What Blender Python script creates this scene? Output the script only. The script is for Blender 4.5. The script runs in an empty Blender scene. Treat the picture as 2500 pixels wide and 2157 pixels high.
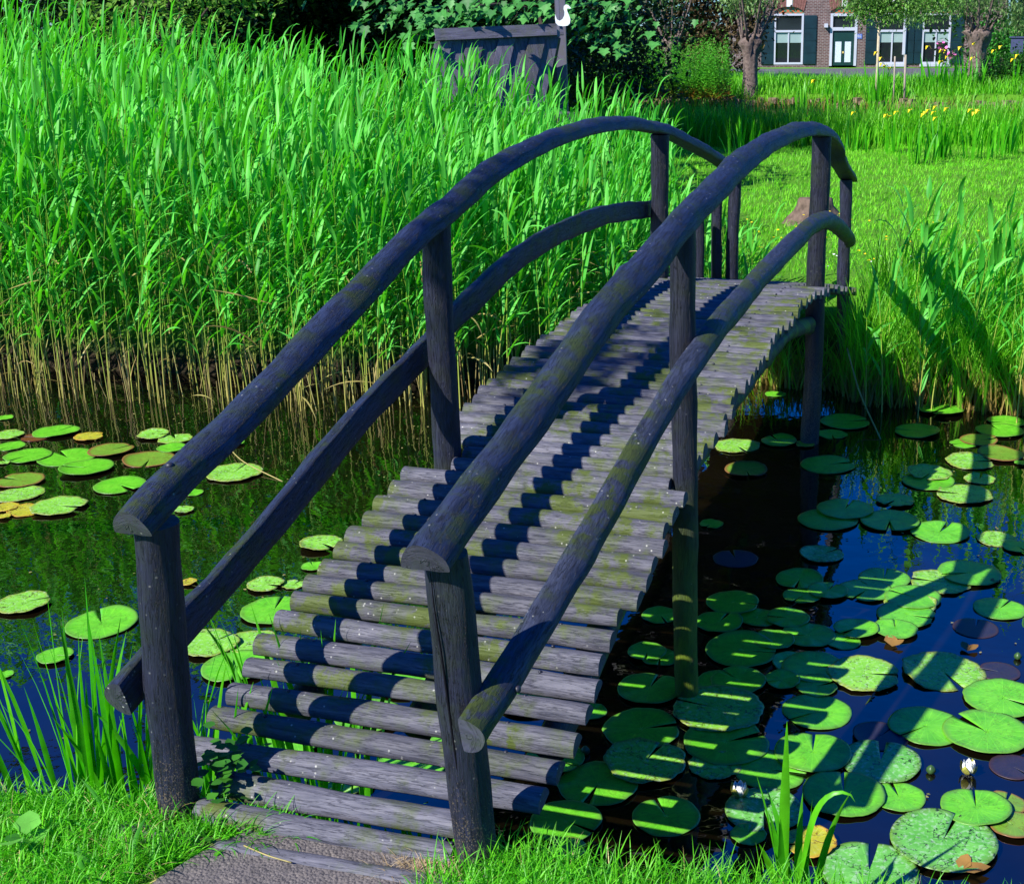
import bpy, math, random
import numpy as np
from mathutils import Matrix, Vector
random.seed(7); RNG = np.random.default_rng(7)
PI = math.pi
scene = bpy.context.scene
col = scene.collection

# ------------------------------------------------------------------ camera, sky, sun, exposure
CF, CPITCH, CYAW, CROLL, CPX, CPY = 3149.83, 0.3132116, 0.2749512, -0.004064, 1626.707, 1075.459
CC = np.array([1.9034793, -2.9445255, 2.8406152])
_cy, _sy = math.cos(CYAW), math.sin(CYAW)
FWD = np.array([-_sy*math.cos(CPITCH), _cy*math.cos(CPITCH), -math.sin(CPITCH)])
_r = np.array([_cy, _sy, 0.0]); _u = np.cross(_r, FWD)
RIGHT = _r*math.cos(CROLL)+_u*math.sin(CROLL); UP = -_r*math.sin(CROLL)+_u*math.cos(CROLL)
FH = np.array([-_sy, _cy])
def ray(x, y): return FWD+RIGHT*(x-CPX)/CF+UP*(CPY-y)/CF
def at(x, y, D):                      # photo pixel at a horizontal distance D in front of the camera
    d = ray(x, y); return CC+d*D/float(d[:2]@FH)
def onz(x, y, z=0.0):                 # photo pixel on a level z
    d = ray(x, y); return CC+d*(z-CC[2])/d[2]
cam = bpy.data.cameras.new('camera'); camo = bpy.data.objects.new('camera', cam); col.objects.link(camo)
M = Matrix(((RIGHT[0], UP[0], -FWD[0], CC[0]), (RIGHT[1], UP[1], -FWD[1], CC[1]), (RIGHT[2], UP[2], -FWD[2], CC[2]), (0, 0, 0, 1)))
camo.matrix_world = M
cam.sensor_fit = 'HORIZONTAL'; cam.sensor_width = 36; cam.lens = 36*CF/2500
cam.shift_x = (1250-CPX)/2500; cam.shift_y = (CPY-1078.5)/2500
cam.clip_start = 0.05; cam.clip_end = 1500
scene.camera = camo
SUN_AZ, SUN_EL = math.radians(-146), math.radians(40.5)
SD = Vector((math.cos(SUN_EL)*math.sin(SUN_AZ), math.cos(SUN_EL)*math.cos(SUN_AZ), math.sin(SUN_EL)))
world = bpy.data.worlds.new('World'); scene.world = world; world.use_nodes = True
wn = world.node_tree; bg = wn.nodes['Background']
sky = wn.nodes.new('ShaderNodeTexSky'); sky.sky_type = 'NISHITA'; sky.sun_disc = False
sky.sun_elevation = SUN_EL; sky.sun_rotation = SUN_AZ; sky.air_density = 1.0; sky.dust_density = 0.15; sky.ozone_density = 4.0
hs = wn.nodes.new('ShaderNodeHueSaturation'); hs.inputs['Saturation'].default_value = 1.5; hs.inputs['Value'].default_value = 1.0
tm = wn.nodes.new('ShaderNodeMix'); tm.data_type = 'RGBA'; tm.blend_type = 'MULTIPLY'; tm.inputs[0].default_value = 1.0; tm.inputs[7].default_value = (.36, .66, 1.25, 1)
wn.links.new(sky.outputs[0], hs.inputs['Color']); wn.links.new(hs.outputs[0], tm.inputs[6]); wn.links.new(tm.outputs[2], bg.inputs[0]); bg.inputs[1].default_value = 0.09
sl = bpy.data.lights.new('sun', 'SUN'); sl.energy = 5.0; sl.angle = math.radians(0.5); sl.color = (1, 0.96, 0.9)
so = bpy.data.objects.new('sun', sl); col.objects.link(so); so.rotation_euler = SD.to_track_quat('Z', 'Y').to_euler()
scene.view_settings.view_transform = 'Standard'; scene.view_settings.look = 'None'
scene.view_settings.exposure = 0.85; scene.view_settings.gamma = 1.0
scene.render.engine = 'CYCLES'
scene.cycles.max_bounces = 6; scene.cycles.transparent_max_bounces = 8; scene.cycles.caustics_reflective = False; scene.cycles.caustics_refractive = False

# ------------------------------------------------------------------ helpers: meshes and things
def mesh_np(name, V, F, mat, parent=None, uv=None, tint=None, smooth=True):
    """one mesh object from arrays; F is (m,3) or (m,4) or a list of such arrays / ngon lists"""
    V = np.asarray(V, float)
    me = bpy.data.meshes.new(name)
    if isinstance(F, np.ndarray): F = [F]
    if F and isinstance(F[0], (list, tuple)):
        me.from_pydata(V.tolist(), [], F)
    else:
        F = [f for f in F if len(f)]
        me.vertices.add(len(V)); me.vertices.foreach_set('co', V.ravel())
        nl = sum(f.size for f in F); npol = sum(len(f) for f in F)
        me.loops.add(nl); me.polygons.add(npol)
        me.loops.foreach_set('vertex_index', np.concatenate([f.ravel() for f in F]).astype(np.int32))
        tot = np.concatenate([np.full(len(f), f.shape[1]) for f in F]).astype(np.int32)
        st = np.concatenate([[0], np.cumsum(tot)[:-1]]).astype(np.int32)
        me.polygons.foreach_set('loop_start', st); me.polygons.foreach_set('loop_total', tot)
        me.update(calc_edges=True)
    if smooth: me.polygons.foreach_set('use_smooth', np.ones(len(me.polygons), bool))
    if uv is not None:
        l = me.uv_layers.new(name='UVMap'); vi = np.empty(len(me.loops), np.int32); me.loops.foreach_get('vertex_index', vi)
        l.data.foreach_set('uv', np.asarray(uv, float)[vi].ravel())
    if tint is not None:
        a = me.attributes.new('tint', 'FLOAT', 'POINT'); a.data.foreach_set('value', np.asarray(tint, float))
    if mat: me.materials.append(mat)
    me.validate()
    o = bpy.data.objects.new(name, me); col.objects.link(o)
    if parent: o.parent = parent
    return o
def tag(o, label=None, cat=None, group=None, kind=None):
    if label: o['label'] = label
    if cat: o['category'] = cat
    if group: o['group'] = group
    if kind: o['kind'] = kind
    return o
def empty(name, loc=(0, 0, 0)):
    o = bpy.data.objects.new(name, None); o.empty_display_size = .2; col.objects.link(o); o.location = loc
    return o
class MB:
    """collects pieces into one mesh"""
    def __init__(s): s.V = []; s.F = []; s.n = 0; s.T = []
    def add(s, V, F, t=.5):
        V = np.asarray(V, float); s.V.append(V); s.F += [[i+s.n for i in f] for f in F]; s.n += len(V); s.T += [t]*len(V)
    def box(s, c, d, X=(1, 0, 0), Y=(0, 1, 0), Z=(0, 0, 1), t=.5):
        c, X, Y, Z = map(np.asarray, (c, X, Y, Z)); V = []
        for i in (-1, 1):
            for j in (-1, 1):
                for k in (-1, 1): V.append(c+X*d[0]*i/2+Y*d[1]*j/2+Z*d[2]*k/2)
        s.add(V, [[0, 1, 3, 2], [4, 6, 7, 5], [0, 4, 5, 1], [2, 3, 7, 6], [0, 2, 6, 4], [1, 5, 7, 3]], t)
    def tube(s, P, R, n=8, cap=True, t=.5):
        P = np.asarray(P, float); R = np.broadcast_to(R, (len(P),)); V = []; ref = np.array([0.31, 0.17, 0.93])
        for i, p in enumerate(P):
            T = P[min(i+1, len(P)-1)]-P[max(i-1, 0)]; T = T/(np.linalg.norm(T)+1e-9)
            if abs(T@ref) > .95: ref = np.array([.9, .3, .1])
            A = np.cross(T, ref); A /= np.linalg.norm(A); B = np.cross(T, A)
            for k in range(n):
                a = 2*PI*k/n; V.append(p+R[i]*(A*math.cos(a)+B*math.sin(a)))
        F = [[i*n+k, i*n+(k+1) % n, (i+1)*n+(k+1) % n, (i+1)*n+k] for i in range(len(P)-1) for k in range(n)]
        if cap: F += [list(range(n))[::-1], [(len(P)-1)*n+k for k in range(n)]]
        s.add(V, F, t)
    def build(s, name, mat, parent=None, smooth=False):
        return mesh_np(name, np.concatenate(s.V), s.F, mat, parent, tint=s.T, smooth=smooth)
def sm(x): x = np.clip(x, 0, 1); return x*x*(3-2*x)
def catmull(P, n):
    """smooth resample of a polyline to n points by arc length"""
    P = np.asarray(P, float); out = []
    Q = np.vstack([2*P[0]-P[1], P, 2*P[-1]-P[-2]])
    for i in range(len(P)-1):
        a, b, c, d = Q[i:i+4]
        for t in np.linspace(0, 1, 12, endpoint=False):
            out.append(.5*((2*b)+(-a+c)*t+(2*a-5*b+4*c-d)*t*t+(-a+3*b-3*c+d)*t**3))
    out.append(P[-1]); out = np.array(out)
    L = np.concatenate([[0], np.cumsum(np.linalg.norm(np.diff(out, axis=0), axis=1))]); s = np.linspace(0, L[-1], n)
    return np.stack([np.interp(s, L, out[:, k]) for k in range(3)], 1)

# ------------------------------------------------------------------ materials
def newmat(name):
    m = bpy.data.materials.new(name); m.use_nodes = True; n = m.node_tree; n.nodes.clear()
    out = n.nodes.new('ShaderNodeOutputMaterial'); return m, n, out
def N(n, t, **kw):
    o = n.nodes.new('ShaderNode'+t)
    for k, v in kw.items():
        if k.startswith('i_'):
            key = k[2:]; key = int(key) if key.isdigit() else key.replace('_', ' ')
            o.inputs[key].default_value = v
        else: setattr(o, k, v)
    return o
def ramp(n, stops, src=None, interp='LINEAR'):
    r = n.nodes.new('ShaderNodeValToRGB'); r.color_ramp.interpolation = interp
    e = r.color_ramp.elements
    while len(e) < len(stops): e.new(.5)
    for k, (p, c) in enumerate(stops):
        e[k].position = p; e[k].color = tuple(c)+(1,) if len(c) == 3 else c
    if src is not None: n.links.new(src, r.inputs[0])
    return r
def mixc(n, fac, a, b, blend='MIX'):
    m = n.nodes.new('ShaderNodeMix'); m.data_type = 'RGBA'; m.blend_type = blend
    for i, v in ((0, fac), (6, a), (7, b)):
        if hasattr(v, 'is_linked'): n.links.new(v, m.inputs[i])
        else: m.inputs[i].default_value = v if i == 0 else (tuple(v)+(1,) if len(v) == 3 else v)
    return m.outputs[2]
G = lambda v: (v, v, v)

def wood(name, base, dark, light, moss, moss_amt, speck=.3, dirt=0.0, sc=1.0, bump=.5, rough=.62, gs=1.0, wet=0.0):
    """weathered tarred wood with grain along u, cracks, green algae, pale flecks; UV in metres"""
    m, n, out = newmat(name); L = n.links
    uv = N(n, 'TexCoord'); geo = N(n, 'NewGeometry'); oi = N(n, 'ObjectInfo')
    off = N(n, 'VectorMath', operation='ADD'); mul = N(n, 'VectorMath', operation='SCALE', i_Scale=7.3)
    cmb = N(n, 'CombineXYZ'); L.new(oi.outputs['Random'], cmb.inputs[0]); L.new(oi.outputs['Random'], cmb.inputs[1])
    L.new(cmb.outputs[0], mul.inputs[0]); L.new(uv.outputs['UV'], off.inputs[0]); L.new(mul.outputs[0], off.inputs[1])
    def mp(s):
        q = N(n, 'Mapping'); q.inputs['Scale'].default_value = s; L.new(off.outputs[0], q.inputs[0]); return q.outputs[0]
    g1 = N(n, 'TexNoise', i_Scale=1.0, i_Detail=8.0, i_Roughness=.65, i_Distortion=.35); L.new(mp((9*sc*gs, 130*sc, 1)), g1.inputs[0])
    g2 = N(n, 'TexNoise', i_Scale=1.0, i_Detail=4.0, i_Distortion=.8); L.new(mp((4*sc*gs, 38*sc, 1)), g2.inputs[0])
    cr = N(n, 'TexNoise', i_Scale=1.0, i_Detail=5.0, i_Roughness=.6, i_Distortion=.25); L.new(mp((2.8*sc*gs, 60*sc, 1)), cr.inputs[0])
    cs = N(n, 'Math', operation='SUBTRACT', i_1=.5); L.new(cr.outputs[0], cs.inputs[0]); ca = N(n, 'Math', operation='ABSOLUTE'); L.new(cs.outputs[0], ca.inputs[0])
    crk = ramp(n, [(0, G(0)), (.018, G(1))], ca.outputs[0])
    big = N(n, 'TexNoise', i_Scale=2.6, i_Detail=5.0, i_Roughness=.6); L.new(geo.outputs['Position'], big.inputs[0])
    mo = N(n, 'TexNoise', i_Scale=9.0, i_Detail=7.0, i_Roughness=.72); L.new(geo.outputs['Position'], mo.inputs[0])
    c = ramp(n, [(.25, dark), (.5, base), (.78, light)], g1.outputs[0]).outputs[0]
    c = mixc(n, .45, c, ramp(n, [(.35, dark), (.6, light)], g2.outputs[0]).outputs[0])
    c = mixc(n, ramp(n, [(0, G(.55)), (1, G(0))], crk.outputs[0]).outputs[0], c, tuple(x*.35 for x in dark))
    c = mixc(n, 1.0, c, ramp(n, [(0, G(.72)), (1, G(1.2))], oi.outputs['Random']).outputs[0], 'MULTIPLY')
    # algae
    a = N(n, 'Math', operation='MULTIPLY'); L.new(ramp(n, [(.42, G(0)), (.62, G(1))], big.outputs[0]).outputs[0], a.inputs[0])
    L.new(ramp(n, [(.44, G(0)), (.58, G(1))], mo.outputs[0]).outputs[0], a.inputs[1])
    a2 = N(n, 'Math', operation='MULTIPLY', i_1=moss_amt, use_clamp=True); L.new(a.outputs[0], a2.inputs[0])
    c = mixc(n, a2.outputs[0], c, moss)
    if wet:       # green algae on the wood standing near the water
        wx = N(n, 'SeparateXYZ'); L.new(geo.outputs['Position'], wx.inputs[0]); wr = N(n, 'MapRange', i_From_Min=.25, i_From_Max=1.05, i_To_Min=wet, i_To_Max=0.0); L.new(wx.outputs[2], wr.inputs[0])
        wm = N(n, 'Math', operation='MULTIPLY', use_clamp=True); L.new(wr.outputs[0], wm.inputs[0]); L.new(ramp(n, [(.3, G(.5)), (.6, G(1))], mo.outputs[0]).outputs[0], wm.inputs[1])
        c = mixc(n, wm.outputs[0], c, (.10, .15, .006))
    # pale flecks / droppings
    vo = N(n, 'TexVoronoi', i_Scale=44.0, i_Randomness=1.0); L.new(geo.outputs['Position'], vo.inputs[0])
    vr = N(n, 'TexNoise', i_Scale=3.1, i_Detail=2.0); L.new(geo.outputs['Position'], vr.inputs[0])
    f1 = ramp(n, [(.08, G(1)), (.2, G(0))], vo.outputs['Distance']); f2 = ramp(n, [(.47, G(0)), (.53, G(1))], vr.outputs[0])
    vsx = N(n, 'SeparateColor'); L.new(vo.outputs['Color'], vsx.inputs[0]); vg = N(n, 'Math', operation='GREATER_THAN', i_1=.72); L.new(vsx.outputs[0], vg.inputs[0]); vm = N(n, 'Math', operation='MULTIPLY'); L.new(vg.outputs[0], vm.inputs[0]); L.new(f1.outputs[0], vm.inputs[1]); f1 = vm
    sp = N(n, 'Math', operation='MULTIPLY'); L.new(f1.outputs[0], sp.inputs[0]); L.new(f2.outputs[0], sp.inputs[1])
    sp2 = N(n, 'Math', operation='MULTIPLY', i_1=speck); L.new(sp.outputs[0], sp2.inputs[0])
    c = mixc(n, sp2.outputs[0], c, (.5, .5, .42))
    if dirt:      # splashed soil near the ground
        sx = N(n, 'SeparateXYZ'); L.new(geo.outputs['Position'], sx.inputs[0])
        dn = N(n, 'TexNoise', i_Scale=170.0, i_Detail=4.0, i_Roughness=.7); L.new(geo.outputs['Position'], dn.inputs[0])
        h = N(n, 'MapRange', i_From_Min=.45, i_From_Max=.95, i_To_Min=.52, i_To_Max=.28); L.new(sx.outputs[2], h.inputs[0])
        df = N(n, 'Math', operation='LESS_THAN'); L.new(dn.outputs[0], df.inputs[0]); L.new(h.outputs[0], df.inputs[1])
        d2 = N(n, 'Math', operation='MULTIPLY', i_1=dirt); L.new(df.outputs[0], d2.inputs[0])
        c = mixc(n, d2.outputs[0], c, (.16, .12, .07))
    p = N(n, 'BsdfPrincipled', i_Roughness=rough); p.inputs['Specular IOR Level'].default_value = .45
    L.new(c, p.inputs['Base Color'])
    hh = N(n, 'Math', operation='MULTIPLY_ADD', i_1=.55); L.new(g1.outputs[0], hh.inputs[0]); 
    h2 = N(n, 'Math', operation='MULTIPLY', i_1=.55); L.new(crk.outputs[0], h2.inputs[0]); L.new(h2.outputs[0], hh.inputs[2])
    b = N(n, 'Bump', i_Strength=bump, i_Distance=.009); L.new(hh.outputs[0], b.inputs['Height']); L.new(b.outputs[0], p.inputs['Normal'])
    L.new(p.outputs[0], out.inputs[0]); return m
def leafmat(name, a, b, transl=.35, tcol=None, rough=.5, base_tan=None, spec=.3, noise=20.0, nv=(.78, 1.15)):
    """leaf shader; tint attribute runs from colour a to colour b; base_tan = (z0, z1, colour) dry sheaths near the water"""
    m, n, out = newmat(name); L = n.links
    at_ = N(n, 'Attribute', attribute_name='tint'); geo = N(n, 'NewGeometry')
    c = ramp(n, [(0, a), (1, b)], at_.outputs['Fac']).outputs[0]
    nz = N(n, 'TexNoise', i_Scale=noise, i_Detail=3.0); L.new(geo.outputs['Position'], nz.inputs[0])
    c = mixc(n, 1.0, c, ramp(n, [(.3, G(nv[0])), (.7, G(nv[1]))], nz.outputs[0]).outputs[0], 'MULTIPLY')
    if base_tan:
        z0, z1, tc = base_tan
        sx = N(n, 'SeparateXYZ'); L.new(geo.outputs['Position'], sx.inputs[0])
        ad = N(n, 'Math', operation='MULTIPLY_ADD', i_1=.5, i_2=-.25); L.new(at_.outputs['Fac'], ad.inputs[0])
        sm_ = N(n, 'Math', operation='ADD'); L.new(sx.outputs[2], sm_.inputs[0]); L.new(ad.outputs[0], sm_.inputs[1])
        mr = N(n, 'MapRange', i_From_Min=z0, i_From_Max=z1); L.new(sm_.outputs[0], mr.inputs[0])
        c = mixc(n, mr.outputs[0], tc, c)
    p = N(n, 'BsdfPrincipled', i_Roughness=rough); p.inputs['Specular IOR Level'].default_value = spec
    L.new(c, p.inputs['Base Color'])
    t = N(n, 'BsdfTranslucent')
    if tcol: L.new(mixc(n, 1.0, c, tcol, 'MULTIPLY'), t.inputs[0])
    else: L.new(c, t.inputs[0])
    mx = N(n, 'MixShader', i_0=transl); L.new(p.outputs[0], mx.inputs[1]); L.new(t.outputs[0], mx.inputs[2])
    L.new(mx.outputs[0], out.inputs[0]); return m
def plain(name, c, rough=.6, spec=.4, var=.15, scale=8.0, bump=0.0):
    m, n, out = newmat(name); L = n.links; geo = N(n, 'NewGeometry')
    nz = N(n, 'TexNoise', i_Scale=scale, i_Detail=5.0, i_Roughness=.65); L.new(geo.outputs['Position'], nz.inputs[0])
    cc = mixc(n, 1.0, c, ramp(n, [(.3, G(1-var)), (.7, G(1+var))], nz.outputs[0]).outputs[0], 'MULTIPLY')
    p = N(n, 'BsdfPrincipled', i_Roughness=rough); p.inputs['Specular IOR Level'].default_value = spec; L.new(cc, p.inputs['Base Color'])
    if bump:
        b = N(n, 'Bump', i_Strength=bump, i_Distance=.02); L.new(nz.outputs[0], b.inputs['Height']); L.new(b.outputs[0], p.inputs['Normal'])
    L.new(p.outputs[0], out.inputs[0]); return m

M_RAIL = wood('rail_wood', (.009, .018, .055), (.002, .004, .012), (.028, .046, .112), (.020, .034, .004), 1.4, .4, bump=.8, gs=2.6)
M_RAILM = wood('mossy_rail_wood', (.016, .021, .042), (.003, .005, .011), (.040, .050, .085), (.030, .046, .005), 2.6, .5, bump=.8, gs=2.6)
M_POST = wood('post_wood', (.006, .008, .022), (.002, .003, .007), (.016, .019, .046), (.018, .028, .004), .45, .2, dirt=.7, bump=1.0, gs=1.8)
M_POSTW = wood('wet_post_wood', (.006, .008, .022), (.002, .003, .007), (.016, .019, .046), (.018, .028, .004), .45, .2, bump=1.0, gs=1.8, wet=1.1)
M_PLANK = wood('plank_wood', (.072, .074, .098), (.030, .031, .046), (.150, .145, .165), (.058, .082, .008), 1.6, .7, bump=.55, rough=.7, sc=1.25, gs=1.3)
M_BEAM = wood('beam_wood', (.018, .018, .024), (.006, .006, .009), (.045, .045, .045), (.08, .14, .006), 1.5, .3)
M_END = wood('sawn_end_wood', (.05, .05, .075), (.022, .022, .036), (.085, .085, .12), (.04, .06, .012), .5, .8, sc=.7)

def water_mat():
    m, n, out = newmat('pond_water'); L = n.links; geo = N(n, 'NewGeometry')
    nz = N(n, 'TexNoise', i_Scale=2.2, i_Detail=3.0, i_Distortion=.4); L.new(geo.outputs['Position'], nz.inputs[0])
    n2 = N(n, 'TexNoise', i_Scale=14.0, i_Detail=2.0); L.new(geo.outputs['Position'], n2.inputs[0])
    ad = N(n, 'Math', operation='MULTIPLY_ADD', i_1=.12); L.new(n2.outputs[0], ad.inputs[0]); L.new(nz.outputs[0], ad.inputs[2])
    b = N(n, 'Bump', i_Strength=.16, i_Distance=.03); L.new(ad.outputs[0], b.inputs['Height'])
    p = N(n, 'BsdfPrincipled', i_Roughness=.012, i_IOR=2.25); L.new(b.outputs[0], p.inputs['Normal'])
    c = ramp(n, [(.35, (.0025, .0018, .001)), (.7, (.0055, .0036, .0012))], nz.outputs[0]); L.new(c.outputs[0], p.inputs['Base Color'])
    L.new(p.outputs[0], out.inputs[0]); return m
def ground_mat():
    m, n, out = newmat('bank_soil'); L = n.links; geo = N(n, 'NewGeometry')
    a = N(n, 'TexNoise', i_Scale=.9, i_Detail=8.0, i_Roughness=.7); L.new(geo.outputs['Position'], a.inputs[0])
    d = N(n, 'TexNoise', i_Scale=45.0, i_Detail=5.0, i_Roughness=.75); L.new(geo.outputs['Position'], d.inputs[0])
    c = ramp(n, [(.3, (.03, .12, .006)), (.55, (.09, .28, .015)), (.75, (.16, .34, .03))], a.outputs[0]).outputs[0]
    c = mixc(n, .6, c, ramp(n, [(.3, (.03, .10, .005)), (.7, (.16, .38, .025))], d.outputs[0]).outputs[0])
    sx = N(n, 'SeparateXYZ'); L.new(geo.outputs['Position'], sx.inputs[0])
    mr = N(n, 'MapRange', i_From_Min=.12, i_From_Max=.34); L.new(sx.outputs[2], mr.inputs[0])
    c = mixc(n, mr.outputs[0], (.035, .026, .015), c)
    p = N(n, 'BsdfPrincipled', i_Roughness=.95); p.inputs['Specular IOR Level'].default_value = .15; L.new(c, p.inputs['Base Color'])
    b = N(n, 'Bump', i_Strength=.8, i_Distance=.03); L.new(d.outputs[0], b.inputs['Height']); L.new(b.outputs[0], p.inputs['Normal'])
    L.new(p.outputs[0], out.inputs[0]); return m
def path_mat():
    m, n, out = newmat('path_gravel'); L = n.links; geo = N(n, 'NewGeometry')
    v = N(n, 'TexVoronoi', i_Scale=110.0); L.new(geo.outputs['Position'], v.inputs[0])
    a = N(n, 'TexNoise', i_Scale=14.0, i_Detail=9.0, i_Roughness=.75); L.new(geo.outputs['Position'], a.inputs[0])
    c = ramp(n, [(0, (.06, .052, .05)), (.5, (.12, .105, .10)), (1, (.22, .19, .165))], v.outputs['Color']).outputs[0]
    c = mixc(n, .55, c, ramp(n, [(.3, (.03, .026, .025)), (.5, (.10, .088, .082)), (.72, (.20, .17, .14))], a.outputs[0]).outputs[0])
    p = N(n, 'BsdfPrincipled', i_Roughness=.9); L.new(c, p.inputs['Base Color'])
    ad = N(n, 'Math', operation='MULTIPLY_ADD', i_1=-.6); L.new(v.outputs['Distance'], ad.inputs[0]); L.new(a.outputs[0], ad.inputs[2])
    b = N(n, 'Bump', i_Strength=1.0, i_Distance=.008); L.new(ad.outputs[0], b.inputs['Height']); L.new(b.outputs[0], p.inputs['Normal'])
    L.new(p.outputs[0], out.inputs[0]); return m

# ------------------------------------------------------------------ structure: terrain, water, path, road
SHX = [-60, -13, -5.5, -4.1, -2.9, -2.1, -1.3, -.9, -.3, .7, 2, 5, 60]
SHY = [4.0, 5.3, 5.75, 5.9, 6.1, 6.5, 7.1, 7.5, 7.55, 7.45, 7.35, 7.2, 6.0]
def shore(x): return np.interp(x, SHX, SHY)
def near_edge(x): return np.interp(x, [-30, -4, -1.3, -.7, -.4, .4, .9, 1.3, 2.2, 5, 30], [-1.5, -.3, .02, .12, .18, .16, .14, .16, .22, .1, -1])
def canal(x): return 26.5+.06*(x+2), 43.2-.03*(x+2)
def tz(x, y):
    x = np.asarray(x, float); y = np.asarray(y, float)
    wob = .02*np.sin(x*5.1+1)*np.sin(y*4.3)+.03*np.sin(x*.9)*np.sin(y*.7+2)
    zn = -.6+1.09*sm((near_edge(x)-y+.22)/.34)
    zf = -.6+.98*sm((y-shore(x))/.7)+.20*sm((y-shore(x)-.5)/1.2)*sm((x+1.6)/1.2)*(1-sm((y-10)/6)*.6)
    c0, c1 = canal(x)
    zc = np.where(y < (c0+c1)/2, -.6+1.0*sm((c0-y)/.7), -.6+.95*sm((y-c1)/.5))
    z = np.where(y < 3.5, zn, np.minimum(zf, np.where(y > 20, zc+.1, 9)))
    return z+wob*(z > .2)
def grid(xs, ys):
    X, Y = np.meshgrid(xs, ys); n, k = len(xs), len(ys)
    V = np.stack([X.ravel(), Y.ravel(), tz(X, Y).ravel()], 1)
    I = np.arange(n*k).reshape(k, n)
    return V, np.stack([I[:-1, :-1], I[:-1, 1:], I[1:, 1:], I[1:, :-1]], -1).reshape(-1, 4)
xs = np.unique(np.round(np.concatenate([np.linspace(-400, -30, 24), np.linspace(-30, -10, 41), np.arange(-10, 6, .12), np.linspace(6, 30, 33), np.linspace(30, 400, 24)]), 3))
ys = np.unique(np.round(np.concatenate([np.linspace(-60, -4, 12), np.arange(-4, .9, .05), np.linspace(1, 4, 7), np.arange(4, 9, .1), np.arange(9, 25, .5), np.arange(25, 46, .15), np.linspace(46, 110, 33), np.linspace(110, 900, 20)]), 3))
V, F = grid(xs, ys)
tag(mesh_np('ground', V, F, ground_mat()), kind='structure')
wv = np.array([(-400, -4, 0), (400, -4, 0), (400, 60, 0), (-400, 60, 0)], float)
tag(mesh_np('water', wv, np.array([[0, 1, 2, 3]]), water_mat(), smooth=False), kind='structure')
def sheet(name, pts, mat, lift=.01, th=.06, kind='structure'):
    n = len(pts); top = [(x, y, z+lift) for x, y, z in pts]; bot = [(x, y, z+lift-th) for x, y, z in pts]
    F = [list(range(n)), list(range(n, 2*n))[::-1]]+[[i, i+n, (i+1) % n+n, (i+1) % n] for i in range(n)]
    return tag(mesh_np(name, top+bot, F, mat, smooth=False), kind=kind)
PATH = [(-.42, -3, .49), (-.36, -.32, .49), (-.30, -.14, .49), (-.22, -.02, .49), (-.14, .03, .49), (.1, .045, .49), (.34, .03, .49), (.5, -.02, .49), (.60, -.1, .49), (.66, -.4, .49), (.72, -3, .49)]
sheet('path', PATH, path_mat(), .02, .10)
rd = [at(1300, 100, 60), at(2700, 100, 60), at(2700, 100, 71), at(1300, 100, 71)]
m_asph = plain('road_asphalt', (.10, .10, .115), .9, .2, .25, 6.0)
sheet('road', [(p[0], p[1], .47) for p in rd], m_asph, .02, .15)

# ------------------------------------------------------------------ footbridge
bridge = empty('footbridge', (0, 0, .5))
tag(bridge, 'arched dark timber footbridge of round logs with curved pole handrails over the lily pond', 'footbridge')
def B(o): o.parent = bridge; o.matrix_parent_inverse = Matrix.Translation((0, 0, -.5)); return o
RNG2 = np.random.default_rng(11)
def section_sweep(P, prof, upv, mat, name, wob=.002, knots=(), endmat=None, seed=0, usc=1.0):
    """sweep a closed cross-section (across, up) along P; UV = metres along / around"""
    rg = np.random.default_rng(seed); P = np.asarray(P, float); n = len(prof); m = len(P); prof = np.asarray(prof, float)
    ed = np.linalg.norm(np.diff(np.vstack([prof, prof[:1]]), axis=0), axis=1); vv = np.concatenate([[0], np.cumsum(ed)[:-1]])
    s = np.concatenate([[0], np.cumsum(np.linalg.norm(np.diff(P, axis=0), axis=1))])
    ph = rg.uniform(0, 6, (6,)); V = []; UV = []
    for i in range(m):
        T = P[min(i+1, m-1)]-P[max(i-1, 0)]; T /= np.linalg.norm(T)
        U = np.asarray(upv(i) if callable(upv) else upv, float); U = U-T*(U@T); U /= np.linalg.norm(U); A = np.cross(T, U)
        for k in range(n):
            a = prof[k]; r = np.linalg.norm(a)+1e-6; ang = math.atan2(a[1], a[0])
            d = wob*(math.sin(3*ang+ph[0]+s[i]*4)+math.sin(2*ang+ph[1]-s[i]*7.3)+.7*math.sin(5*ang+ph[2]+s[i]*13)+.8*math.sin(s[i]*21+ph[3]))
            for (ks, ka, kh, kw) in knots:
                da = (ang-ka+PI) % (2*PI)-PI
                d += kh*math.exp(-((s[i]-ks)/kw)**2-(da*r/kw)**2)
            q = a*(1+d/r); V.append(P[i]+A*q[0]+U*q[1]); UV.append((s[i]*usc, vv[k]))
    F = [[i*n+k, i*n+(k+1) % n, (i+1)*n+(k+1) % n, (i+1)*n+k] for i in range(m-1) for k in range(n)]
    nb = len(V)
    # end caps with their own verts so that the edge stays crisp
    for e in (0, m-1):
        c = np.mean(V[e*n:e*n+n], axis=0); base = len(V)
        for k in range(n): V.append(V[e*n+k]); UV.append((prof[k][0]*4, prof[k][1]))
        V.append(c); UV.append((0, 0))
        for k in range(n):
            f = [base+k, base+(k+1) % n, base+n]; F.append(f[::-1] if e == 0 else f)
    o = mesh_np(name, V, F, mat, None, uv=UV)
    if endmat:
        o.data.materials.append(endmat); mi = [0]*(len(F)-2*n)+[1]*(2*n); o.data.polygons.foreach_set('material_index', mi)
    return o
def halflog(w, h, n=16, flat=0.0):
    """round on top, flat underneath: arc + flat base"""
    p = [(w/2*math.cos(a), h*math.sin(a)*.98) for a in np.linspace(0, PI, n)]
    p[0] = (w/2*.995, .004); p[-1] = (-w/2*.995, .004)
    base = [(-w/2*.96, -.002), (-w/4, -.004), (0, -.004), (w/4, -.004), (w/2*.96, -.002)]
    return p+base
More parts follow.
